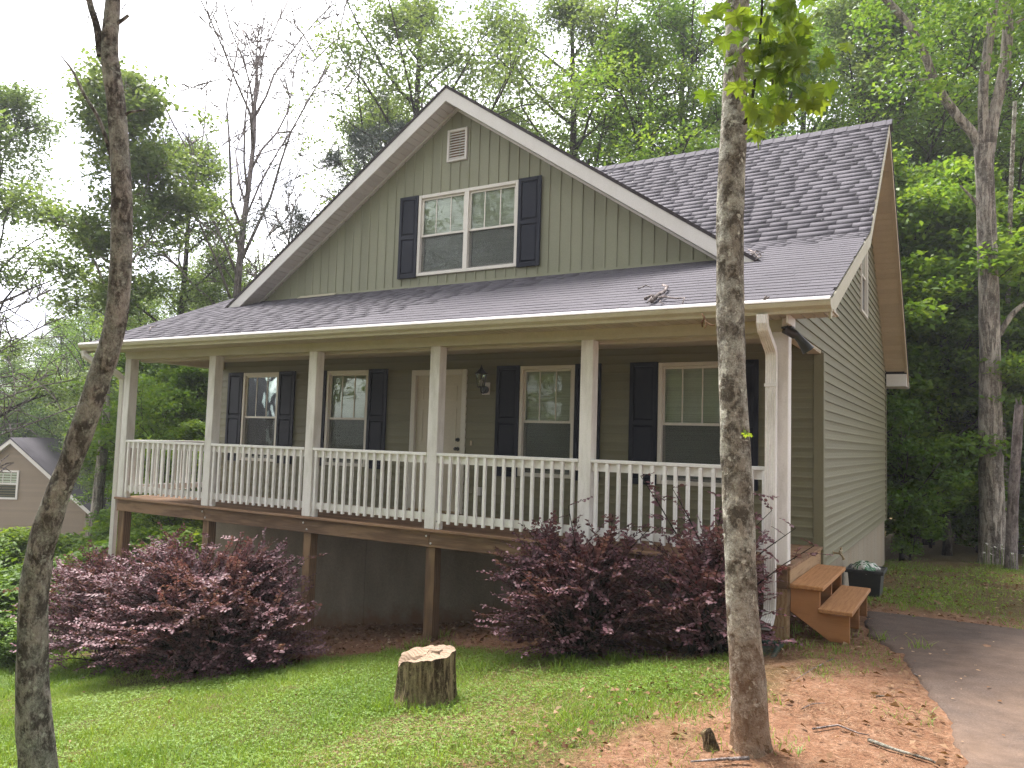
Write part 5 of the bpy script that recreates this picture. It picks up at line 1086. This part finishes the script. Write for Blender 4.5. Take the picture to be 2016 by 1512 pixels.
x, y = scatter(21000, -9.5, 3.5, -5.5, 9., litter_mask); n_ = len(x); C = np.stack([x, y, gz(x, y)+.012+rg.uniform(0, .02, n_)], -1); d = rand_unit(rg, n_, .25); l_ = rg.uniform(.025, .075, n_)
V, F = quads(C, d, rg.normal(size=C.shape)*.45+np.array([0, 0, 1.]), l_, l_*rg.uniform(.4, .75, n_), .35); tag(obj('leaf_litter', fast_mesh('leaf_litter', V, F), LD, kind='stuff'), 'dry brown leaves scattered over the clay and under the deck', 'leaf litter')
x, y = scatter(60000, -2.4, 1.6, -5, 1.5, lambda x, y: dr_edge(x, y)*np.clip(.35+.5*vnoise(np.stack([x*1.8, y*1.8, x*0], -1), 41), 0, 1)); n_ = len(x); C = np.stack([x, y, gz(x, y)+.014+rg.uniform(0, .008, n_)], -1); l_ = rg.uniform(.04, .13, n_)
V, F = quads(C, rand_unit(rg, n_, .08), rg.normal(size=C.shape)*.3+np.array([0, 0, 1.]), l_, np.full(n_, .0032), 0); tag(obj('pine_straw', fast_mesh('pine_straw', V, F), LD, kind='stuff'), 'fine dry straw and twig bits on the red clay', 'straw')
x, y = scatter(60000, -.1, 8, 1.6, 12, lambda x, y: np.clip(.25+.9*vnoise(np.stack([x*.9, y*.9, x*0], -1), 51), 0, 1)*(~((x < 7) & (y < 2.05)))); n_ = len(x); V, F = blades(x, y, .06, .004, GR, 'g', .6)
tag(obj('rough_grass', fast_mesh('rough_grass', V, F), GR, kind='stuff'), 'patchy rough grass beyond the driveway at right', 'grass')
x, y = scatter(7000, -.1, 6, 1.9, 10, lambda x, y: np.clip(vnoise(np.stack([x*1.2, y*1.2, x*0], -1), 61)*1.5, 0, 1)); n_ = len(x); C = np.stack([x, y, gz(x, y)+rg.uniform(.02, .07, n_)], -1); l_ = rg.uniform(.03, .07, n_)
V, F = quads(C, rand_unit(rg, n_, .3), rg.normal(size=C.shape)*.4+np.array([0, 0, 1.]), l_, l_*.7); tag(obj('weed_cover', fast_mesh('weed_cover', V, F), LB, kind='stuff'), 'low broad leafed weeds along the far driveway edge', 'weeds')
x, y = scatter(90000, -26, -8, -6, 9, lambda x, y: np.clip(.8+.4*vnoise(np.stack([x*.5, y*.5, x*0], -1), 71), 0, 1)*((x < -10.8) | (y < -.6))); n_ = len(x); V, F = blades(x, y, .11, .008, LW, 'g', .6)
tag(obj('tall_grass', fast_mesh('tall_grass', V, F), LW, kind='stuff'), 'taller sunlit grass on the slope at far left', 'grass')
x, y = scatter(900, .5, 5, -5, 1.95, lambda x, y: (~dr_edge(x, y))*np.clip(.75-1.1*(x-np.interp(-y, [-p_[1] for p_ in DW], [p_[0] for p_ in DW])), .06, 1)); n_ = len(x); C = np.stack([x, y, gz(x, y)+.036], -1); l_ = rg.uniform(.012, .045, n_)
V, F = quads(C, rand_unit(rg, n_, .1), rg.normal(size=C.shape)*.25+np.array([0, 0, 1.]), l_, l_*.6); tag(obj('driveway_litter', fast_mesh('driveway_litter', V, F), LD, kind='stuff'), 'small dry leaf bits blown onto the driveway', 'leaf litter')
# daisies at the wood's edge
dz = []; GD = 'daisies by the forked oak'; pet = MB()
for k_ in range(10):
    a = k_*.628; pet.add([(0, 0, 0), (math.cos(a-.2)*.7, math.sin(a-.2)*.7, .05), (math.cos(a)*1., math.sin(a)*1., 0), (math.cos(a+.2)*.7, math.sin(a+.2)*.7, .05)], [(0, 1, 2, 3)])
pm = pet.mesh('petals', False); pm.materials.append(M['gutter_lip']); cm_ = MB().tube([(0, 0, -.02), (0, 0, .1), (0, 0, .16)], [.25, .25, .1], 8).mesh('flower_centre'); cm_.materials.append(LB)
for k_ in range(22):
    q = at(rs.uniform(1935, 2016), 1108, rs.uniform(14.6, 16.)); zg_ = g1(q.x, q.y); hh = rs.uniform(.3, .5)
    f_ = root('daisy', 'small white daisy in the grass at the foot of the forked oak', 'flower', (q.x, q.y, zg_), GD, False); obj('stem', MB().tube([(0, 0, 0), (.01, 0, hh)], .004, 4), LW, f_)
    for me_, nm in ((pm, 'petals'), (cm_, 'flower_centre')): o = obj(nm, me_, None, f_); o.location = (.01, 0, hh); o.scale = (.03,)*3; o.rotation_euler = (.5, -.3, k_)

# ------------------------------------------------------------------ neighbouring house, lower on the slope
T0 = 38; apx = at(25, 862, T0); ev = at(180, 1003, T0); ux = Vector((ev.x-apx.x, ev.y-apx.y, 0)); hw = ux.length; ux.normalize(); bk = Vector((-ux.y, ux.x, 0)); 
nh = root('neighbour_house', 'tan vinyl sided house with white trimmed gable beyond the leaning trunk', 'house', (apx.x, apx.y, -6.))
def NP(u, b, z_): q = Vector((apx.x, apx.y, 0))+ux*u+bk*b; return (q.x, q.y, z_)
M['tan'] = painted('tan_siding', (.26, .2, .14), .6, (.2, .15, .1), .2); za, zev = apx.z, ev.z; sl = (za-zev)/hw; zbase = -7.; hc2 = .125
nw = obj('gable_wall', MB().prism([NP(-hw+.3, .12, zbase), NP(hw-.3, .12, zbase), NP(hw-.3, .12, zev), NP(0, .12, za-.25), NP(-hw+.3, .12, zev)], [NP(-hw+.3, .3, zbase), NP(hw-.3, .3, zbase), NP(hw-.3, .3, zev), NP(0, .3, za-.25), NP(-hw+.3, .3, zev)]), M['tan'], nh)
z_ = -6.2
while z_ < za-.35:
    w0 = min(hw-.3, (za-.25-z_)/sl); w1 = max(.02, min(hw-.3, (za-.25-z_-hc2)/sl))
    obj('siding_plank', MB().prism([NP(-w0, .1, z_), NP(w0, .1, z_), NP(w0, .07, z_), NP(-w0, .07, z_)], [NP(-w1, .119, z_+hc2), NP(w1, .119, z_+hc2), NP(w1, .1, z_+hc2), NP(-w1, .1, z_+hc2)]), M['tan'], nw); z_ += hc2
for s_ in (-1, 1):
    e0 = s_*(hw+.25); ze = za-sl*(hw+.25)
    obj('roof_slope', MB().prism([NP(0, -.22, za+.02), NP(e0, -.22, ze+.02), NP(e0, -.22, ze-.05), NP(0, -.22, za-.05)], [NP(0, 9, za+.02), NP(e0, 9, ze+.02), NP(e0, 9, ze-.05), NP(0, 9, za-.05)]), M['shingle'], nh)
    obj('rake_board', MB().prism([NP(0, -.2, za-.051), NP(e0, -.2, ze-.051), NP(e0, -.2, ze-.27), NP(0, -.2, za-.27)], [NP(0, -.16, za-.051), NP(e0, -.16, ze-.051), NP(e0, -.16, ze-.27), NP(0, -.16, za-.27)]), M['trim'], nh)
    obj('soffit', MB().prism([NP(0, -.159, za-.2), NP(e0, -.159, ze-.2), NP(e0, -.159, ze-.26), NP(0, -.159, za-.26)], [NP(0, .07, za-.2), NP(e0, .07, ze-.2), NP(e0, .07, ze-.26), NP(0, .07, za-.26)]), M['trim'], nh)
    obj('side_wall', MB().prism([NP(s_*(hw-.3), .3, zbase), NP(s_*(hw-.4), .3, zbase), NP(s_*(hw-.4), .3, zev), NP(s_*(hw-.3), .3, zev)], [NP(s_*(hw-.3), 9, zbase), NP(s_*(hw-.4), 9, zbase), NP(s_*(hw-.4), 9, zev), NP(s_*(hw-.3), 9, zev)]), M['tan'], nh)
    obj('corner_trim', MB().prism([NP(s_*(hw-.28), .05, zbase), NP(s_*(hw-.4), .05, zbase), NP(s_*(hw-.4), .05, zev-.1), NP(s_*(hw-.28), .05, zev-.1)], [NP(s_*(hw-.28), .2, zbase), NP(s_*(hw-.4), .2, zbase), NP(s_*(hw-.4), .2, zev-.1), NP(s_*(hw-.28), .2, zev-.1)]), M['tan'], nh)
FN = Fr(lambda u, n_, z_: NP(u, .07-n_, z_)); w0 = Vector(at(-6, 925, T0)); w1 = Vector(at(37, 983, T0)); ua, ub = (w0-apx).dot(ux), (w1-apx).dot(ux); za_, zb2 = w1.z, w0.z
wn = obj('window', frame4(FN, ua, ub, -.03, .05, za_, zb2, .09), M['trim'], nh); zm_ = (za_+zb2)/2+.05
mb = MB(); FN.box(mb, ua+.09, ub-.09, .0, .04, zm_-.04, zm_+.04); obj('meeting_rail', mb, M['trim'], wn)
for q in (1/3, 2/3): mb = MB(); uu = ua+(ub-ua)*q; FN.box(mb, uu-.02, uu+.02, .012, .02, zm_+.041, zb2-.091); obj('grille_bar', mb, M['trim'], wn)
mb = MB(); FN.box(mb, ua+.08, ub-.08, .004, .01, za_+.08, zb2-.08); obj('pane', mb, M['glass'], wn); mb = MB(); FN.box(mb, ua+.08, ub-.08, -.05, -.01, za_+.08, zm_); obj('dark_room', mb, M['interior'], wn); mb = MB(); FN.box(mb, ua+.08, ub-.08, -.05, -.008, zm_+.001, zb2-.08); obj('blind', mb, M['blind'], wn)
dr0 = at(182, 1062, 40); dkr = root('neighbour_deck', 'brown wooden deck railing at the corner of the tan house', 'railing', (dr0.x, dr0.y, -6))
def DP(u, b, z_): q = Vector((dr0.x, dr0.y, 0))+ux*u+bk*b; return (q.x, q.y, z_)
zt = at(182, 1045, 40).z
for z2 in (zt, zt-.95): obj('rail', MB().prism([DP(-.6, 0, z2), DP(1.9, 0, z2), DP(1.9, 0, z2-.09), DP(-.6, 0, z2-.09)], [DP(-.6, .05, z2), DP(1.9, .05, z2), DP(1.9, .05, z2-.09), DP(-.6, .05, z2-.09)]), M['wood_rim'], dkr)
for i in range(16): u = -.55+i*.155; obj('baluster', MB().prism([DP(u, .051, zt-.05), DP(u+.04, .051, zt-.05), DP(u+.04, .051, zt-1), DP(u, .051, zt-1)], [DP(u, .09, zt-.05), DP(u+.04, .09, zt-.05), DP(u+.04, .09, zt-1), DP(u, .09, zt-1)]), M['wood_rim'], dkr)
obj('deck_floor', MB().prism([DP(-.6, -.05, zt-1.05), DP(1.9, -.05, zt-1.05), DP(1.9, 3, zt-1.05), DP(-.6, 3, zt-1.05)], [DP(-.6, -.05, zt-1.3), DP(1.9, -.05, zt-1.3), DP(1.9, 3, zt-1.3), DP(-.6, 3, zt-1.3)]), M['wood_rim'], dkr)

# ------------------------------------------------------------------ humid air
hz = obj('haze', MB().box(-155, 155, -155, 155, -9.5, 34), kind='stuff'); mt = bpy.data.materials.new('humid_air'); mt.use_nodes = True; n = mt.node_tree; n.nodes.clear()
o_ = n.nodes.new('ShaderNodeOutputMaterial'); pv = n.nodes.new('ShaderNodeVolumePrincipled'); pv.inputs['Color'].default_value = (.93, .95, 1, 1); pv.inputs['Density'].default_value = .0009; pv.inputs['Anisotropy'].default_value = .3
n.links.new(pv.outputs[0], o_.inputs['Volume']); hz.data.materials.append(mt)
for o in WORLD_ROOTS: del o['_world']
